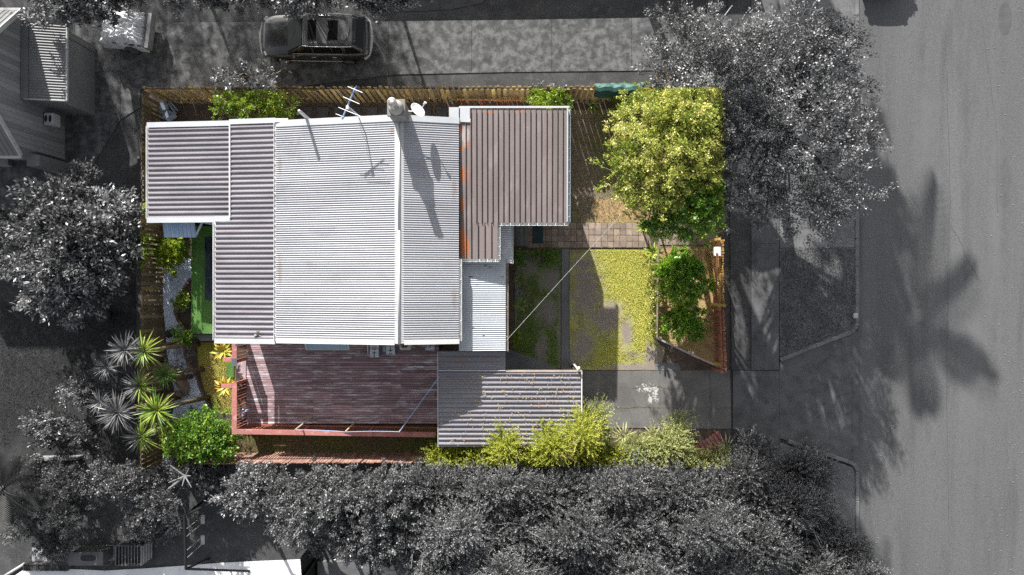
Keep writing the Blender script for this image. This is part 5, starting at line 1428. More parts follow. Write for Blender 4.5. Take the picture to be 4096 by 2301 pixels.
def leaf_mesh(name, pos, dirs, Ln, Wd, mats, midx, flat=0.7, fold=0.0, tint=None):
    """one mesh of many four-cornered leaves"""
    N = len(pos)
    dirs = unit(dirs)
    up = unit(np.array([0, 0, 1.0]) * flat + rng.normal(0, .55, (N, 3)))
    side = unit(np.cross(dirs, up))
    tip = pos + dirs * Ln[:, None]
    mid = pos + dirs * (Ln * .45)[:, None]
    a = mid + side * (Wd / 2)[:, None]; b = mid - side * (Wd / 2)[:, None]
    V = np.stack([pos, a, tip, b], 1).reshape(-1, 3).astype(np.float32)
    me = bpy.data.meshes.new(name)
    me.vertices.add(4 * N); me.vertices.foreach_set('co', V.ravel())
    me.loops.add(4 * N); me.loops.foreach_set('vertex_index', np.arange(4 * N, dtype=np.int32))
    me.polygons.add(N); me.polygons.foreach_set('loop_start', np.arange(0, 4 * N, 4, dtype=np.int32))
    me.polygons.foreach_set('loop_total', np.full(N, 4, np.int32))
    for m in mats: me.materials.append(m)
    me.polygons.foreach_set('material_index', midx.astype(np.int32))
    if tint is None: tint = np.clip(rng.normal(.45, .25, N), 0, 1)
    at = me.attributes.new('tint', 'FLOAT', 'POINT')
    at.data.foreach_set('value', np.repeat(tint, 4).astype(np.float32))
    me.update(calc_edges=True)
    return me

def link(name, me, parent, kind=None):
    o = bpy.data.objects.new(name, me); col.objects.link(o); hook(o, parent)
    if kind: o['kind'] = kind
    return o

def crown_blobs(cx, cy, rx, ry, zt, ze, n, r, rag=.18, seed=0):
    """blobs over a dome; cx.. photograph pixels, heights in metres"""
    R = random.Random(seed * 31 + 5)
    out = []
    for i in range(n):
        q = math.sqrt((i + .5) / n); a = i * 2.39996 + R.uniform(-.35, .35)
        ed = 1 + rag * mnoise.noise(Vector((math.cos(a) * 1.7, math.sin(a) * 1.7, seed * 3.3))) * 2
        qq = q * ed
        z = ze + (zt - ze) * max(0.0, 1 - min(1, qq) ** 2) ** .6 + R.uniform(-.35, .25) * (zt - ze) * .5
        p = P(cx + rx * qq * math.cos(a), cy + ry * qq * math.sin(a), z)
        out.append((p.x, p.y, z, r * .84 * R.uniform(.6, 1.35)))
    return np.array(out)

def foliage(blobs, total, L_, W_, tw=16, droop=0.0, inner=.25, spread=.11, flat=.7):
    """leaves strung along twigs that radiate from each blob centre"""
    wts = blobs[:, 3] ** 2; wts /= wts.sum()
    cnt = np.maximum(8, (wts * total).astype(int))
    Pn, Dn, twigs, T = [], [], [], []
    for (x, y, z, r), c in zip(blobs, cnt):
        d = rng.normal(0, 1, (tw, 3)); d[:, 2] = np.abs(d[:, 2]) * .9 - .25; d = unit(d)
        ln = r * rng.uniform(.7, 1.25, tw)
        k = rng.integers(0, tw, c)
        t = inner + (1.02 - inner) * rng.uniform(0, 1, c) ** .65
        p = np.array([x, y, z]) + d[k] * (ln[k] * t)[:, None] + rng.normal(0, spread * r, (c, 3))
        p[:, 2] -= droop * t * t * r
        Pn.append(p); Dn.append(d[k] * .8 + rng.normal(0, .65, (c, 3)) + np.array([0, 0, .12 - droop * .5]))
        bt = rng.normal(0, .17)
        T.append(np.clip(rng.normal(.42, .27, c) + bt + (t - .7) * .35, 0, 1))
        twigs.append((np.array([x, y, z]), d, ln))
    Pn = np.concatenate(Pn); Dn = np.concatenate(Dn); T = np.concatenate(T)
    Pn[:, 2] = np.maximum(Pn[:, 2], .05)
    N = len(Pn)
    return Pn, Dn, L_ * rng.uniform(.6, 1.3, N), W_ * rng.uniform(.7, 1.3, N), T, twigs

def midx_for(pos, split):
    if split is None: return np.zeros(len(pos), int)
    return np.where(in_lot(pos[:, 0], pos[:, 1], pos[:, 2]), 0, 1)

def branches(base, blobs, r0, frac=1.0, n=5, top=None):
    """tapered trunk with limbs to the blobs"""
    mb = MB()
    base = Vector(base)
    c = Vector(blobs[:, :3].mean(0)); h = max(.25, c.z * .55)
    fork = Vector((base.x * .6 + c.x * .4, base.y * .6 + c.y * .4, h))
    mb.tube([base, base.lerp(fork, .5) + Vector((random.uniform(-.06, .06), random.uniform(-.06, .06), 0)), fork], [r0, r0 * .8, r0 * .6], 9)
    for b in blobs:
        if random.random() > frac: continue
        q = Vector(b[:3]); m1 = fork.lerp(q, .5) + Vector((random.uniform(-.15, .15), random.uniform(-.15, .15), random.uniform(-.05, .3))) * (q - fork).length * .3
        mb.tube([fork - Vector((0, 0, .05)), m1, q], [r0 * .42, r0 * .22, r0 * .07], n)
    return mb

def twig_mesh(twigs, r, frac, droop=0.0):
    mb = MB()
    for c, d, ln in twigs:
        for i in range(len(d)):
            if random.random() > frac: continue
            a = Vector(c); b = Vector(c + d[i] * ln[i] * 1.05); m_ = a.lerp(b, .55) + Vector((random.uniform(-.1, .1), random.uniform(-.1, .1), random.uniform(-.02, .1))) * ln[i]
            b.z -= droop * ln[i]
            mb.tube([a, m_, b], [r, r * .7, r * .35], 3, cap=False)
    return mb

def tree(name, label, cat, base_px, blobs, total, leaf, mats, split=None, r0=.16, group=None, tw=16, droop=0.0, twig=0.0, twr=.008, mtwig=None, mbark=None, flat=.7, limb=1.0, spread=.10, inner=.32):
    b = P(*base_px)
    t = thing(name, label, cat, b, 0, group)
    branches((b.x, b.y, 0), blobs, r0, limb).build('trunk', mbark or m_barkg, t, smooth=True)
    pos, dr, Ln, Wd, T, tws = foliage(blobs, total, leaf[0], leaf[1], tw, droop, inner, spread, flat)
    link('crown', leaf_mesh('crown', pos, dr, Ln, Wd, mats, midx_for(pos, split), flat, tint=T), t)
    if twig: twig_mesh(tws, twr, twig, droop).build('twigs', mtwig or m_twigg, t)['kind'] = 'stuff'
    return t

# ---- the big street tree and its green neighbour over the section
bl = np.concatenate([crown_blobs(3130, 520, 375, 410, 5.7, 4.6, 95, .95, .16, 1), crown_blobs(2780, 240, 175, 160, 3.3, 2.5, 34, .8, .2, 2), crown_blobs(3230, 150, 230, 95, 5.6, 4.2, 18, .8, .2, 22)])
tree('street_tree', 'large grey bushy tree overhanging the footpath and road kerb', 'tree', (3090, 560), bl, 80000, (.092, .042), [lm['birch'], lm['birch_g']], True, .26, tw=13, twig=.5, twr=.008, mtwig=m_twigg, spread=.085, inner=.38)
bl = np.concatenate([crown_blobs(2680, 590, 222, 265, 6.4, 5.1, 52, .74, .18, 3), crown_blobs(2800, 450, 160, 110, 6.2, 5.4, 22, .8, .15, 4), crown_blobs(2475, 520, 50, 60, 5.0, 4.8, 4, .42, .3, 24), crown_blobs(2490, 690, 40, 60, 5.0, 4.8, 4, .42, .3, 28), crown_blobs(2590, 400, 70, 50, 5.4, 5.0, 6, .5, .3, 29), crown_blobs(2560, 760, 70, 90, 5.2, 4.8, 8, .5, .3, 25)])
tree('garden_tree', 'large yellow-green leafy tree in the front garden beside the brown wing', 'tree', (2720, 640), bl, 50000, (.095, .044), [lm['birch'], lm['birch_g']], True, .2, tw=12, twig=.5, twr=.008, mtwig=m_twigb, mbark=m_barkb, spread=.085, inner=.4)
bl = np.concatenate([crown_blobs(2770, 800, 110, 125, 5.6, 5.1, 26, .62, .2, 26), crown_blobs(2640, 880, 60, 45, 5.2, 5.0, 8, .5, .3, 27)])
tree('garden_tree', 'deeper green tree crown at the street end of the paver path', 'tree', (2800, 830), bl, 17000, (.10, .05), [lm['dark'], lm['birch_g']], True, .12, tw=14, twig=.2, twr=.008, mtwig=m_twigb, mbark=m_barkb)
# ---- left tree with glossy leaves
bl = np.concatenate([crown_blobs(270, 985, 270, 255, 3.6, 1.7, 60, .85, .16, 5), crown_blobs(480, 960, 85, 110, 2.2, 1.5, 10, .7, .2, 6), crown_blobs(290, 1235, 60, 45, 2.0, 1.6, 5, .5, .2, 7)])
tree('glossy_tree', 'round glossy-leaved grey tree on the left beside the mossy fence', 'tree', (300, 1010), bl, 30000, (.17, .075), [lm['lime'], lm['broad_g']], True, .2, tw=15, twig=.12, twr=.012)
# ---- canopy along the top left
for i, (cx, cy, rx, ry, n, lb) in enumerate(((330, 20, 230, 75, 22, 'dark bushy tree at the top left corner overhanging the lean-to roof'), (790, -25, 230, 60, 22, 'dark bushy tree at the top edge above the trailer'),
                                            (1180, -22, 240, 70, 24, 'dark bushy tree at the top edge overhanging the parked car'), (1560, -20, 160, 50, 12, 'dark low bush at the top edge right of the parked car'))):
    bl = crown_blobs(cx, cy - 45, rx, ry + 25, 3.6, 3.0, n, .72, .2, 40 + i)
    tree('boundary_tree', lb, 'tree', (cx, cy - 90), bl, 14000, (.125, .065), [lm['mid_g']], None, .09, 'trees along the top edge', tw=14, twig=.1)
# ---- shrubs inside the section
def shrub(name, label, px, py, rx, ry, zt, ze, n, r, total, leaf, mat, seed, split=None, mats=None, twig=.0, group=None, **kw):
    bl = crown_blobs(px, py, rx, ry, zt, ze, n, r, .2, seed)
    return tree(name, label, 'shrub', (px, py), bl, total, leaf, mats or [lm[mat], lm['mid_g']], split, .05, group, mbark=m_barkb, twig=twig, mtwig=m_twigb, **kw)
shrub('shrub', 'dense green rounded shrub in the bottom left corner beside the deck railing', 800, 1755, 130, 90, 2.0, 1.0, 34, .55, 13000, (.12, .06), 'dark', 51, True)
shrub('citrus_tree', 'glossy green citrus bush in the dry bed beside the street fence', 2715, 1112, 88, 88, 2.0, 1.0, 30, .40, 9500, (.13, .055), 'citrus', 52)
shrub('citrus_tree', 'smaller dark green citrus bush in the shade below the larger citrus', 2738, 1285, 72, 60, 1.3, .7, 18, .36, 4600, (.12, .055), 'citrus', 53)
shrub('shrub', 'bright lime shrub beside the fence below the pale blue awning', 690, 1015, 55, 60, .95, .5, 14, .34, 2600, (.14, .06), 'lime', 54, tw=10)
shrub('shrub', 'arching lime shrub at the back fence above the side roofs', 1000, 425, 150, 50, 2.7, 1.9, 24, .46, 6000, (.10, .055), 'lime', 55, True, mats=[lm['lime'], lm['birch_g']], tw=10, twig=.2, droop=.2)
shrub('shrub', 'pale leafy branch tips of the arching shrub over the driveway', 985, 315, 140, 50, 3.0, 2.6, 14, .5, 1500, (.10, .06), 'lime', 56, True, mats=[lm['lime'], lm['birch_g']], tw=5, twig=.6)
shrub('shrub', 'lime green shrub behind the brown wing at the fence', 2200, 395, 70, 34, 2.1, 1.3, 14, .42, 3600, (.11, .045), 'lime', 57, True, mats=[lm['lime'], lm['birch_g']])
shrub('shrub', 'bright green broad-leaved shrub between the tarpaulin and the big garden tree', 2540, 410, 60, 48, 1.7, .9, 14, .4, 2600, (.15, .06), 'lime', 58)
shrub('shrub', 'small green bush by the hollow blocks beside the turf', 727, 1205, 30, 28, .7, .4, 6, .24, 700, (.10, .045), 'lime', 59)
shrub('shrub', 'leafy green bush at the lower corner of the turf', 735, 1350, 40, 34, .8, .4, 8, .26, 900, (.10, .05), 'dark', 60)
shrub('shrub', 'dark green ground bush by the lean-to at the top of the left lawn', 2078, 1030, 28, 30, .6, .3, 7, .22, 700, (.08, .04), 'dark', 61)
shrub('shrub', 'small yellow-green bush at the foot of the overhead wire', 2065, 1350, 22, 30, .7, .4, 7, .2, 700, (.07, .035), 'lime', 62)
shrub('shrub', 'low green weeds patch at the top of the left lawn', 2165, 1030, 60, 40, .15, .08, 14, .22, 1200, (.06, .03), 'dark', 63)
shrub('shrub', 'small green bush at the lower end of the vine fence', 2662, 1325, 26, 26, .5, .3, 6, .2, 500, (.07, .035), 'citrus', 64)
shrub('shrub', 'yellow-green leaves of a tree poking over the mossy fence', 572, 985, 14, 45, 2.0, 1.5, 6, .22, 380, (.13, .06), 'lime', 65, True)
# vine on the low fence: yellowish scattered leaves
for i, (y, ry, nl, lb) in enumerate(((1080, 60, 700, 'upper part of the sparse yellow vine beside the lawn'), (1190, 60, 900, 'middle part of the sparse yellow vine beside the lawn, below the larger bromeliad'), (1295, 55, 800, 'lower part of the sparse yellow vine beside the lawn, above the bleached rail'))):
    shrub('vine', lb, 2612, y, 24, ry, .75, .4, 14, .22, nl, (.085, .045), 'birch', 70 + i, twig=.5, twr=.006, group='vine along the low fence')

# ---- rosette plants: every leaf is its own blade
def blade(name, ln, wd, mat, bend=.25, seg=5, fold=.25, tipw=.05, widest=.4):
    vs = []; fs = []
    for i in range(seg + 1):
        t = i / seg
        w_ = wd * (math.sin(math.pi * min(1, t / widest * .5)) if t < widest else max(tipw, 1 - ((t - widest) / (1 - widest)) ** 1.5))
        x = ln * t * (1 - .12 * bend * t); z = -bend * ln * t * t * .6
        vs += [(x, w_ / 2, z + fold * w_ * .5), (x, 0, z), (x, -w_ / 2, z + fold * w_ * .5)]
    for i in range(seg):
        a = i * 3
        fs += [(a, a + 1, a + 4, a + 3), (a + 1, a + 2, a + 5, a + 4)]
    return MB().add(vs, fs).mesh(name, mat)
m_yl = [M('yucca_leaf_light', (.30, .34, .05), (.17, .25, .03), 4, rough=.4), M('yucca_leaf_dark', (.10, .20, .025), (.06, .13, .018), 4, rough=.4)]
m_yg = [M('yucca_leaf_pale_grey', g(.24), g(.13), 4, rough=.38), M('yucca_leaf_dark_grey', g(.10), g(.05), 4, rough=.4)]
yb = [blade('leaf', .80, .062, m, .22, 4, .5, .04, .3) for m in m_yl]
m_yd = M('dead_yucca_leaf', (.34, .26, .15), (.22, .17, .11), 4, rough=.8)
ydead = blade('leaf', .74, .05, m_yd, .9, 5, .4, .04, .3)
ydeadg = blade('leaf', .74, .05, M('dead_yucca_leaf_grey', g(.2), g(.12), 4, rough=.8), .9, 5, .4, .04, .3)
yb.append(blade('leaf', .70, .055, m_yl[0], .7, 5, .5, .04, .3))
ybg = [blade('leaf', .80, .062, m, .22, 4, .5, .04, .3) for m in m_yg]
def rosette(t, c, n, sc_, meshes, gmeshes=None, elev=(-.1, 1.35)):
    if gmeshes is not None: n = int(n * 1.45)
    for i in range(n):
        q = (i + .5) / n
        az = i * 2.39996 + random.uniform(-.2, .2)
        el = elev[1] + (elev[0] - elev[1]) * q ** .75 + random.uniform(-.12, .12)
        s_ = sc_ * random.uniform(.78, 1.12) * (.72 + .28 * q)
        ms = meshes
        if gmeshes is not None:
            e = c + Vector((math.cos(az), math.sin(az), 0)) * .45 * s_ * math.cos(el)
            if not bool(in_lot(np.array(e.x), np.array(e.y), np.array(c.z))): ms = gmeshes
        piece('leaf', random.choice(ms), t, c + Vector((math.cos(az), math.sin(az), 0)) * .04, (random.uniform(-.3, .3), -el, az), (s_, s_, s_))
yk = [(500, 1400, 2.9, 1.05, 60, 'tall spiky grey yucca head at the top of the clump by the fence'), (425, 1470, 2.5, .95, 44, 'spiky grey yucca head at the left of the clump'), (575, 1405, 2.7, 1.0, 52, 'spiky yucca head straddling the fence at the top of the clump'),
      (470, 1650, 3.0, 1.1, 62, 'large spiky grey yucca head at the lower left of the clump'), (627, 1642, 2.6, 1.05, 60, 'large bright green spiky yucca head beside the tub'), (560, 1545, 2.4, 1.0, 48, 'spiky yucca head in the middle of the clump over the fence'),
      (565, 1748, 2.3, .95, 46, 'lowest spiky yucca head above the rounded shrub'), (660, 1500, 1.5, .8, 36, 'small dark green yucca head in shade by the curved log'), (400, 1610, 2.2, .9, 36, 'outermost spiky grey yucca head over the dark shrubs')]
for px, py, z, s_, n, lb in yk:
    c = P(px, py, z)
    b = Vector((c.x * .96 + .3, c.y * .97 - .05, 0))
    t = thing('yucca', lb, 'yucca', b, 0, 'yucca clump by the fence')
    MB().tube([b, b.lerp(c, .5) + Vector((.08, .05, 0)), c], [.10, .08, .06], 8).build('trunk', m_barkb if in_lot(np.array(b.x), np.array(b.y), np.array(0.)) else m_barkg, t, smooth=True)
    rosette(t, c, n, s_ * random.uniform(.8, 1.12), yb if z > 2 else [yb[1]], ybg)
    for i in range(9):
        az = random.uniform(0, 6.28); gl = not bool(in_lot(np.array(c.x), np.array(c.y), np.array(c.z)))
        piece('dead_leaf', ydeadg if gl else ydead, t, c - Vector((0, 0, .12)), (random.uniform(-.4, .4), random.uniform(.2, .8), az), (s_, s_, s_))
def plant(name, label, px, py, z, n, ln, wd, mats, elev=(.0, 1.2), group=None, bend=.5):
    c = P(px, py, z)
    t = thing(name, label, 'plant', (c.x, c.y, 0), 0, group)
    MB().tube([(c.x, c.y, 0), (c.x, c.y, z)], [.05, .035], 7).build('stem', m_barkb, t)
    rosette(t, c, n, 1.0, [blade('leaf', ln, wd, m, bend, 4, .3, .08, .5) for m in mats], None, elev)
m_brl = [M('bromeliad_leaf', (.40, .42, .05), (.25, .31, .03), 5, rough=.35), M('bromeliad_leaf_dark', (.20, .27, .03), (.13, .2, .02), 5, rough=.35)]
m_can = [M('yellow_canna_leaf', (.58, .40, .06), (.45, .36, .05), 5, rough=.45), M('orange_canna_leaf', (.50, .27, .04), (.34, .24, .03), 5, rough=.45), M('green_canna_leaf', (.36, .36, .05), (.25, .28, .04), 5, rough=.45)]
m_brn = [M('mottled_green_leaf', (.13, .17, .04), (.20, .13, .04), 5, rough=.4), M('dull_green_leaf', (.10, .15, .03), (.07, .11, .02), 5, rough=.4)]
m_blu = [M('blue_grey_leaf', (.17, .21, .20), (.12, .16, .15), 5, rough=.5)]
plant('bromeliad', 'yellow-green bromeliad rosette below the paver path by the vine', 2614, 1012, .55, 24, .42, .10, m_brl)
plant('bromeliad', 'yellow-green bromeliad rosette under the garden tree at the paver edge', 2578, 905, .6, 20, .40, .10, m_brl)
plant('bromeliad', 'mottled rosette plant in the bed beside the lean-to, upper of two', 2080, 1118, .4, 24, .36, .075, m_brn, group='rosettes beside the lean-to')
plant('bromeliad', 'dull green rosette plant in the bed beside the lean-to, lower of two', 2082, 1220, .35, 20, .34, .07, m_brn[1:] + m_brl[1:], group='rosettes beside the lean-to')
plant('succulent', 'small blue-grey plant between the two rosettes beside the lean-to', 2077, 1172, .2, 16, .16, .05, m_blu)
plant('canna', 'yellow broad-leaved plant beside the upper deck railing', 893, 1405, .8, 24, .50, .15, m_can, (.1, 1.25))
plant('canna', 'yellow broad-leaved plant beside the lower railing return', 903, 1548, .8, 28, .52, .14, m_can, (.05, 1.25))
plant('fern', 'small bright fern at the foot of the back fence', 2372, 420, .25, 14, .34, .10, m_brl[1:])
plant('flax', 'pale cream strappy plant in the shrubs by the driveway', 2495, 1745, .5, 34, .60, .045, [M('cream_strap_leaf', (.48, .45, .22), (.3, .33, .12), 5)], (.1, 1.2), bend=.8)
plant('flax', 'second pale strappy plant at the driveway edge, nearer the street', 2610, 1738, .45, 24, .45, .045, [M('cream_strap_leaf_b', (.45, .44, .22), (.3, .33, .14), 5)], (.1, 1.2), bend=.8)
plant('flax', 'pale striped strappy plant beside the red bench at the street corner', 2905, 1790, .7, 24, .6, .045, [M('striped_strap_leaf', (.55, .55, .42), (.3, .36, .14), 9)], (.0, 1.1), bend=.9)
# fan palm at lower left
def palm(label, base, crown, nf, fl, mat, leafw=.045, nl=22, tag_name='palm_tree', rtr=.14, elev=(-.2, .9)):
    t = thing(tag_name, label, 'palm', (base.x, base.y, 0))
    MB().tube([Vector((base.x, base.y, 0)), base.lerp(crown, .5), crown], [rtr * 1.2, rtr, rtr], 10).build('trunk', m_barkg, t, smooth=True)
    mb = MB(); seg = 9
    sp = [Vector((fl * i / seg * (1 - .15 * (i / seg)), 0, -.32 * fl * (i / seg) ** 2)) for i in range(seg + 1)]
    mb.tube(sp, [.025 - .018 * i / seg for i in range(seg + 1)], 4)
    for i in range(nl):
        tt = .12 + .88 * i / nl; k = tt * seg; j = min(seg - 1, int(k)); q = sp[j].lerp(sp[j + 1], k - j)
        ll = fl * .34 * math.sin(math.pi * (.12 + .8 * tt)) + .08
        for s_ in (-1, 1):
            e = q + Vector((ll * .55, s_ * ll * .85, -ll * .32))
            m_ = q.lerp(e, .5) + Vector((0, 0, .04)); w2 = Vector((leafw, 0, 0))
            mb.add([q - w2 * .4, q + w2 * .4, m_ + w2 * .5, m_ - w2 * .5, e], [(0, 1, 2, 3), (3, 2, 4)])
    me = mb.mesh('frond', mat)
    for i in range(nf):
        az = i * 2.39996; el = elev[1] + (elev[0] - elev[1]) * ((i + .5) / nf) ** .8
        s_ = random.uniform(.85, 1.1)
        piece('frond', me, t, crown, (random.uniform(-.25, .25), -el, az), (s_, s_, s_))
    return t
m_pf = M('palm_frond_grey', g(.045), g(.025), 4, rough=.75, spec=.15)
palm('dark feathery palm at the lower left edge', P(20, 1975), P(15, 1960, 3.6), 20, 1.6, m_pf)
palm('tall palm north of the driveway beyond the top edge, its fronds shading the road', Vector((9.1, 23.3, 0)), Vector((8.9, 23.7, 12.0)), 17, 3.6, m_pf, .12, 17, 'tall_palm', .17)
bl = np.array([[4.7 + random.uniform(-1.6, 1.6), 15.6 + random.uniform(-1.0, 1.0), random.uniform(13.0, 15.0), random.uniform(.7, 1.1)] for _ in range(36)])
bl2 = np.array([[7.8 + random.uniform(-1.1, 1.1), 24.8 + random.uniform(-2.0, 2.0), random.uniform(7.2, 11.8), random.uniform(.6, 1.0)] for _ in range(40)])
tree('tall_tree', 'second tall tree far north beyond the top edge, shading the kerb side of the road', 'tree', (2850, -1150), bl2, 14000, (.3, .15), [lm['mid_g']], None, .2)
tree('tall_tree', 'tall slim tree north of the driveway beyond the top edge, shading the kerb', 'tree', (2490, -330), bl, 9000, (.3, .15), [lm['mid_g']], None, .24)

for i, (x, y, lb) in enumerate(((-480, -1560, 'westernmost of the added tall thin trees far beyond the top edge, seen by their dappled shade'), (-10, -1500, 'second from the west of the added tall thin trees far beyond the top edge'),
                               (440, -1570, 'third from the west of the added tall thin trees far beyond the top edge'), (860, -1530, 'easternmost of the added tall thin trees far beyond the top edge'))):
    q = P(x, y)  # unseen sparse trees, added to half-shade the driveway
    bl = np.array([[q.x + random.uniform(-2.5, 2.5), q.y + random.uniform(-1.0, 1.0), random.uniform(7.2, 10.6), random.uniform(.7, 1.1)] for _ in range(40)])
    tree('added_shade_tree', lb, 'tree', (x, y), bl, 2600, (.24, .12), [lm['mid_g']], None, .12, 'added tall thin trees beyond the top edge', limb=.4)

# ---- grey broadleaf shrubs across the bottom left
spec = [(330, 1565, 75, 60, 1.8, 'mid_g', 'pale-topped grey shrub left of the yucca clump'), (200, 1720, 80, 70, 1.8, 'broad_g', 'grey shrub with glossy pale leaves at the left lawn edge'), (330, 1740, 80, 75, 1.7, 'dull_g', 'dark shrub below the yucca heads'),
        (120, 1905, 110, 70, 2.2, 'dull_g', 'dark leafy shrub behind the low garden wall'), (270, 1930, 120, 85, 2.6, 'dull_g', 'dark dense shrub right of the palm'), (420, 1935, 110, 85, 2.6, 'mid_g', 'grey leafy shrub below the yucca clump'),
        (560, 1920, 95, 60, 2.2, 'mid_g', 'leafy shrub at the bottom corner of the section'), (250, 2060, 120, 90, 2.0, 'dull_g', 'dark shrub above the pale paving strip'), (90, 2060, 110, 90, 2.0, 'dull_g', 'dark shrub below the palm'),
        (620, 2010, 110, 80, 2.4, 'mid_g', 'grey shrub beside the bare forked trunk'), (600, 2105, 90, 62, 1.1, 'mid_g', 'grey leafy shrub above the wire hutch'), (740, 1900, 80, 55, 2.0, 'dull_g', 'dark shrub hard against the red-brown fence end'),
        (230, 2170, 70, 50, 1.4, 'dull_g', 'low shrub spilling over the paving strip'), (840, 1915, 85, 50, 1.3, 'dull_g', 'dark shrub below the fence left of the glossy bush')]
for i, (x, y, rx, ry, zt, mt, lb) in enumerate(spec):
    bl = crown_blobs(x, y, rx, ry, zt, zt * .5, 18, .42, .2, 100 + i)
    tree('garden_shrub', lb, 'shrub', (x, y), bl, 5600, (.082 if mt != 'broad_g' else .12, .045), [lm[mt]], None, .06, 'grey shrubs at the bottom left', tw=12, twig=.06)
spec = [(1010, 1985, 100, 95, 3.2, 'broad_g', 'glossy pale-leaved bush below the fence, left of the large broadleaf tree'), (1180, 1930, 130, 70, 3.4, 'mid_g', 'leafy tree just below the red-brown fence'), (1370, 1930, 150, 75, 3.8, 'mid_g', 'large leafy tree below the middle of the fence'),
        (1250, 2060, 170, 95, 4.2, 'mid_g', 'large round broadleaf tree above the black screen'), (1480, 2040, 170, 110, 4.2, 'mid_g', 'broadleaf tree left of the feathery conifers'), (1380, 2150, 90, 60, 3.4, 'broad_g', 'small pale bush hanging over the dark deck'),
        (1600, 1920, 90, 60, 3.4, 'mid_g', 'leafy bush below the fence at the carport corner'), (1560, 2170, 110, 70, 3.2, 'con_g', 'dark bush right of the dark deck')]
for i, (x, y, rx, ry, zt, mt, lb) in enumerate(spec):
    if y < 1960: y += 38
    bl = crown_blobs(x, y, rx, ry, max(zt, 3.6) + .2, max(zt, 3.6) * .82, 24, .55, .2, 130 + i)
    tree('broadleaf_tree', lb, 'tree', (x, y), bl, 12000, (.10, .044), [lm[mt]], None, .10, 'grey broadleaf trees below the fence', tw=12, twig=.12, twr=.011)
# bare forked trunk among the shrubs
p0 = P(740, 1905, 2.2)
mb = MB(); mb.tube([P(640, 1985, 1.6), P(690, 1945, 2.0), p0], [.06, .05, .04], 7)
for a, l in ((.2, .3), (1.0, .4), (2.4, .7), (3.5, .6), (4.6, .35), (5.4, .5)):
    mb.tube([p0, p0 + Vector((math.cos(a) * l, math.sin(a) * l, .15))], [.03, .015], 5)
mb.tube([P(640, 1985, 1.6), P(600, 2040, .0)], [.06, .07], 7)
o = mb.build('bare_trunk', m_twigg, None); tag(o, 'bare pale forked trunk sticking out of the bottom left shrubs', 'dead tree')

# ---- conifers: sprays of fine needles
def sprays(bl, n, ln, per, nl, nw, lean=(0, 0, .5), dirn=None):
    """feathery shoots on the blob surfaces; returns leaflet arrays and shoot lines"""
    wts = bl[:, 3] ** 2; wts = wts / wts.sum()
    k = rng.choice(len(bl), n, p=wts)
    d = rng.normal(0, 1, (n, 3)); d[:, 2] = np.abs(d[:, 2]) * .75; d = unit(d)
    o = bl[k, :3] + d * (bl[k, 3] * rng.uniform(.35, .95, n))[:, None]
    sd = unit(d + np.array(lean) + rng.normal(0, .25, (n, 3)))
    L0 = ln * rng.uniform(.55, 1.35, n)
    t = np.tile(np.linspace(.02, 1.0, per), n) + rng.normal(0, .02, n * per)
    ki = np.repeat(np.arange(n), per)
    rad = unit(np.cross(sd[ki], rng.normal(0, 1, (n * per, 3))))
    pos = o[ki] + sd[ki] * (L0[ki] * t)[:, None] + rad * (.01)
    taper = 1.05 - .65 * np.clip(t, 0, 1)
    dr = sd[ki] * .75 + rad * .8
    Ln = nl * taper * rng.uniform(.7, 1.3, n * per); Wd = nw * rng.uniform(.8, 1.3, n * per)
    T = np.clip(rng.normal(.3, .16, n * per) + rng.normal(0, .07) + np.clip(t, 0, 1) * .38 + np.repeat(rng.normal(0, .1, n), per), 0, 1)
    return pos, dr, Ln, Wd, T, (o, sd, L0)

def conifer(name, label, px, py, rx, ry, zt, ze, nb, r, n, mats, seed, split=None, group=None, ln=.55, per=34, nl=.085, nw=.026, lean=(.12, .3, .35), dead=0, cat='conifer', base=None, bl=None):
    if bl is None: bl = crown_blobs(px, py, rx, ry, zt, ze, nb, r, .22, seed)
    b = P(*(base or (px, py)))
    t = thing(name, label, cat, b, 0, group)
    branches((b.x, b.y, 0), bl, .11 if zt > 2 else .05, 1.0).build('trunk', m_barkg if split is None else m_barkb, t, smooth=True)
    pos, dr, Ln, Wd, T, (o, sd, L0) = sprays(bl, n, ln, per, nl, nw, lean)
    pos[:, 2] = np.maximum(pos[:, 2], .04)
    link('crown', leaf_mesh('crown', pos, dr, Ln, Wd, mats, midx_for(pos, split), .3, tint=T), t)
    mb = MB()
    for i in range(len(o)):
        if random.random() < .06: mb.tube([Vector(o[i]), Vector(o[i] + sd[i] * L0[i] * .9)], [.010, .004], 3, cap=False)
    mb.build('shoots', m_twigg if split is None else m_twigb, t)['kind'] = 'stuff'
    if dead:
        mb = MB()
        for i in range(dead):
            k = random.randrange(len(bl)); c = Vector(bl[k][:3]) + Vector((0, 0, bl[k][3] * .35)); a = random.uniform(0, 6.3); l = random.uniform(.5, 1.2)
            q = c + Vector((math.cos(a) * l, math.sin(a) * l, random.uniform(.1, .4)))
            mb.tube([c, c.lerp(q, .35) + Vector((random.uniform(-.12, .12), random.uniform(-.12, .12), .05)), c.lerp(q, .7) + Vector((random.uniform(-.12, .12), random.uniform(-.12, .12), .02)), q], [.016, .013, .009, .003], 4)
            for _ in range(4):
                s0 = c.lerp(q, random.uniform(.35, .95)); a2 = a + random.uniform(-1.1, 1.1); l2 = l * random.uniform(.2, .5)
                mb.tube([s0, s0 + Vector((math.cos(a2) * l2, math.sin(a2) * l2, random.uniform(0, .2)))], [.010, .004], 3)
        mb.build('dead_twigs', m_twigg, t)['kind'] = 'stuff'
    return t
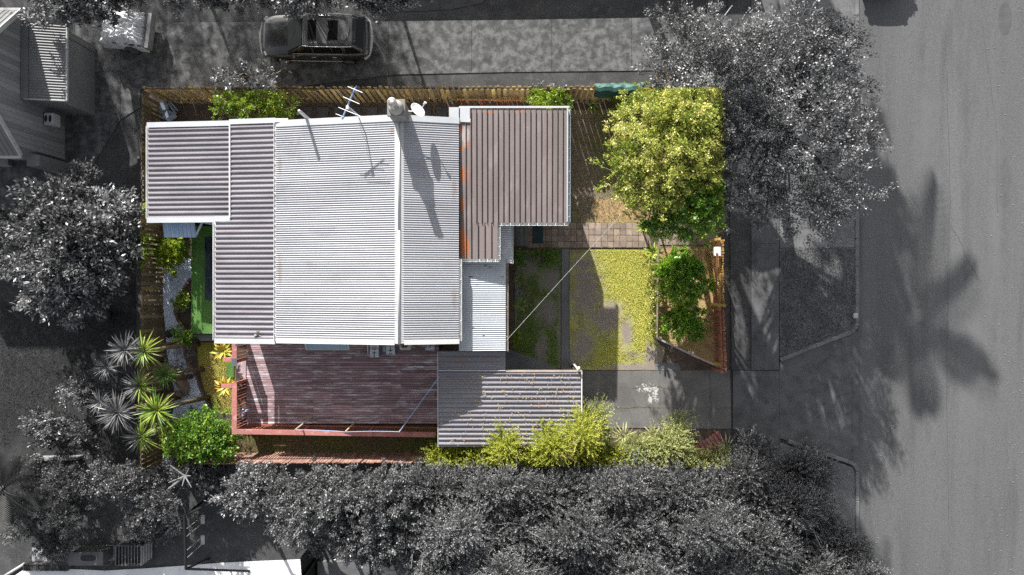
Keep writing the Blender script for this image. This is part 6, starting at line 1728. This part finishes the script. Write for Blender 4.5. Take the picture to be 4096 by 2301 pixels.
# yellow-green hedge along the bottom of the section
hed = [(1790, 1835, 70, 40, 1.9, 'con_y', 'yellow-green feathery shrub at the left end, under the carport edge'), (1900, 1830, 60, 45, 2.0, 'con_y', 'bright yellow feathery shrub under the carport roof edge'), (2020, 1800, 60, 65, 2.9, 'con_y', 'yellow-green shrub rising over the left half of the carport edge'),
       (2130, 1830, 60, 45, 2.1, 'con_y', 'low yellow shrub between two taller ones at the carport edge'), (2200, 1775, 60, 80, 3.2, 'con_y', 'dark-hearted green feathery shrub overlapping the carport roof'), (2320, 1735, 50, 90, 3.3, 'con_y', 'tallest yellow-green shoot shrub at the carport corner'),
       (2330, 1835, 70, 45, 1.8, 'con_y', 'leafy green feathery shrub below the carport corner'), (2385, 1700, 30, 60, 2.2, 'con_p', 'slim pale upright shoots beside the carport fascia'), (2440, 1825, 70, 50, 1.6, 'con_y', 'low yellow-green shrub under the cream strappy plant'), (2560, 1815, 70, 60, 1.8, 'con_p', 'pale feathery shrub in the middle of the driveway edge'),
       (2640, 1790, 60, 75, 2.0, 'con_p', 'pale grey-green shrub with long shoots reaching over the driveway'), (2700, 1765, 48, 80, 2.0, 'con_p', 'pale feathery shrub left of the red bench'), (2790, 1850, 55, 22, 1.1, 'con_p', 'pale shrub in front of the red bench'), (2895, 1848, 28, 24, 1.2, 'con_p', 'pale shrub at the street corner of the section')]
for i, (x, y, rx, ry, zt, mt, lb) in enumerate(hed):
    conifer('feathery_shrub', lb, x, y, rx, ry, zt, zt * .6, 12, .28, 420, [lm[mt], lm['con_g']], 200 + i, True, 'yellow-green shrubs along the bottom of the section', ln=.60, per=32, nl=.072, nw=.032, lean=(.05, .4, .6), cat='shrub', base=(x, 1840 if x > 1740 and y < 1800 else y))
con = [(1760, 1960, 130, 85, 3.6, 'feathery grey conifer at the carport corner, next to the broadleaf trees'), (1990, 1960, 150, 85, 3.8, 'dark feathery conifer below the left carport edge'), (2230, 1970, 150, 90, 3.8, 'dark feathery conifer below the carport corner'), (2470, 1965, 150, 85, 3.6, 'feathery conifer below the cream strappy plant'),
       (2700, 1965, 150, 85, 3.6, 'feathery conifer below the red bench'), (1830, 2130, 150, 95, 4.2, 'feathery conifer with many bare twigs, left of the bottom row'), (2080, 2130, 160, 100, 4.4, 'bare-twigged feathery conifer near the bottom middle'), (2330, 2140, 160, 100, 4.4, 'dense feathery conifer right of the bare-twigged one'),
       (2580, 2130, 160, 95, 4.2, 'dense dark conifer with a pale snapped branch'), (2830, 2120, 160, 100, 4.2, 'dense feathery conifer between footpath and hedge'), (1750, 2270, 140, 80, 4.0, 'feathery conifer at the bottom edge right of the dark deck'), (2000, 2290, 150, 80, 4.4, 'feathery conifer at the bottom edge, left of centre'),
       (2260, 2300, 150, 80, 4.4, 'feathery conifer at the bottom edge, right of centre'), (2520, 2290, 150, 80, 4.2, 'feathery conifer at the bottom edge with upright shoots'), (2780, 2280, 150, 85, 4.2, 'feathery conifer at the bottom edge near the footpath'), (3010, 1880, 80, 130, 3.0, 'slim grey conifer beside the vehicle crossing'),
       (3060, 2020, 140, 90, 3.6, 'grey conifer with long arching shoots beside the footpath'), (3050, 2190, 150, 95, 3.8, 'grey conifer overhanging the south footpath'), (3240, 2150, 100, 90, 3.2, 'grey conifer spilling over the south verge'), (3270, 2290, 150, 70, 3.4, 'outermost grey conifer at the bottom edge beside the road kerb'), (3200, 1890, 90, 60, 2.6, 'low grey conifer reaching toward the kerb return'),
       (3200, 2030, 100, 70, 3.0, 'grey conifer between the arching one and the south verge'), (3370, 2215, 70, 60, 2.8, 'grey conifer overhanging the south kerb'), (3430, 2320, 110, 50, 3.0, 'small grey conifer at the bottom edge, reaching past the kerb onto the road')]
for i, (x, y, rx, ry, zt, lb) in enumerate(con):
    conifer('feathery_conifer', lb, x, y, rx * .92, ry * .98, zt * (1.12 if i % 2 else .9), zt * .5, 24, .52, 1050, [lm['con_g']], 240 + i, None, 'grey conifers below the section', ln=.46, per=28, nl=.080, nw=.034, lean=(.15, .2, .25), dead=(16 if i in (5, 6, 10, 11) else 2))

# ---- grass blades, weeds and leaf litter
def scatter(poly_px, n, fn=None):
    poly = pxpoly(poly_px); xs = [p[0] for p in poly]; ys = [p[1] for p in poly]; out = []
    while len(out) < n:
        x = random.uniform(min(xs), max(xs)); y = random.uniform(min(ys), max(ys))
        if pip(x, y, poly) and (fn is None or fn(x, y)): out.append((x, y))
    return np.array(out)
lm['grass'] = leafmat('lawn_blade', (0.40, 0.43, 0.07), (0.58, 0.53, 0.11), (0.70, 0.60, 0.20), rough=.7, trans=.3)
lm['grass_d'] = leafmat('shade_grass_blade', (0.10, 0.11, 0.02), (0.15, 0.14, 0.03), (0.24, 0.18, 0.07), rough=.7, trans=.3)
lm['grass_g'] = leafmat('grey_grass_blade', g(.06), g(.095), g(.15), rough=.8, trans=.2)
lm['grass_s'] = leafmat('shaded_lawn_blade', (0.10, 0.17, 0.025), (0.18, 0.26, 0.05), (0.27, 0.31, 0.08), rough=.7, trans=.3)
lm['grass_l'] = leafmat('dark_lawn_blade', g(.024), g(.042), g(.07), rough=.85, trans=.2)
def grass(name, label, poly, n, mat, h=.045, w=.018, z=.014, fn=None):
    q = scatter(poly, n, fn); pos = np.column_stack([q, np.full(n, z)])
    d = np.column_stack([rng.normal(0, .7, n), rng.normal(0, .7, n), np.full(n, .8)])
    o = link(name, leaf_mesh(name, pos, d, h * rng.uniform(.5, 1.5, n), w * rng.uniform(.7, 1.4, n), [lm[mat]], np.zeros(n, int), 1.6), None)
    tag(o, label, 'grass', kind='stuff')
ell = [(2345, 1170, 70, 160), (2420, 1275, 75, 80), (2330, 1380, 55, 90), (2505, 1330, 30, 70), (2440, 1240, 60, 40), (2200, 1120, 55, 60), (2190, 1250, 55, 65), (2285, 1440, 30, 60), (2620, 1430, 60, 60), (2560, 1470, 150, 22), (2120, 1050, 50, 60), (2330, 1060, 55, 50), (2165, 1400, 30, 70), (2250, 1290, 24, 260)]
def grassy(x, y):
    px, py = x / GSD + 2048, 1150.5 - y / GSD
    v = max(1 - math.hypot((px - a) / b_2, (py - c) / e) for a, c, b_2, e in ell)
    v += mnoise.noise(Vector((x * 2.6, y * 2.6, 1))) * .6
    return random.random() < min(1.0, max(0.0, .55 - v * 1.6))
grass('grass', 'short yellow-green grass of the front lawn', [(2278, 1000), (2600, 1000), (2615, 1352), (2640, 1460), (2278, 1470)], 15000, 'grass', fn=grassy)
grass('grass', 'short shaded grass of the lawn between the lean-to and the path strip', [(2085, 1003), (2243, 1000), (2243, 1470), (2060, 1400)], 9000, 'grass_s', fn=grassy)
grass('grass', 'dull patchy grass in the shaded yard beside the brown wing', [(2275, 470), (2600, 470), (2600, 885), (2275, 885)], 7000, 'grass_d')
grass('grass', 'sunny yellow grass of the small side lawn', [(795, 1385), (932, 1370), (940, 1600), (880, 1645), (820, 1560)], 6000, 'grass')
grass('grass', 'dark sparse grass behind the deck', [(890, 1735), (1770, 1740), (1770, 1810), (890, 1810)], 7000, 'grass_d')
grass('grass', 'sparse dry weeds in the dry orange bed', [(2640, 1000), (2850, 1000), (2850, 1440), (2650, 1360)], 2200, 'grass', fn=lambda x, y: mnoise.noise(Vector((x * 1.5, y * 1.5, 7))) > .05)
grass('grass', 'grey grass of the street verge', [(3118, 990), (3414, 990), (3414, 1310), (3118, 1430)], 16000, 'grass_g', z=.07)
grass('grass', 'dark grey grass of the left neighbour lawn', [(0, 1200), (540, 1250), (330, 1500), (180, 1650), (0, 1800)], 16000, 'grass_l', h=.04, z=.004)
grass('grass', 'weeds growing in the joints of the paver path', [(2400, 890), (2600, 888), (2600, 992), (2400, 992)], 900, 'grass', h=.05, fn=lambda x, y: min(abs((x / .2604) % 1 - .5), abs((y / .2604) % 1 - .5)) < .06 or mnoise.noise(Vector((x * 2, y * 2, 4))) > .45)
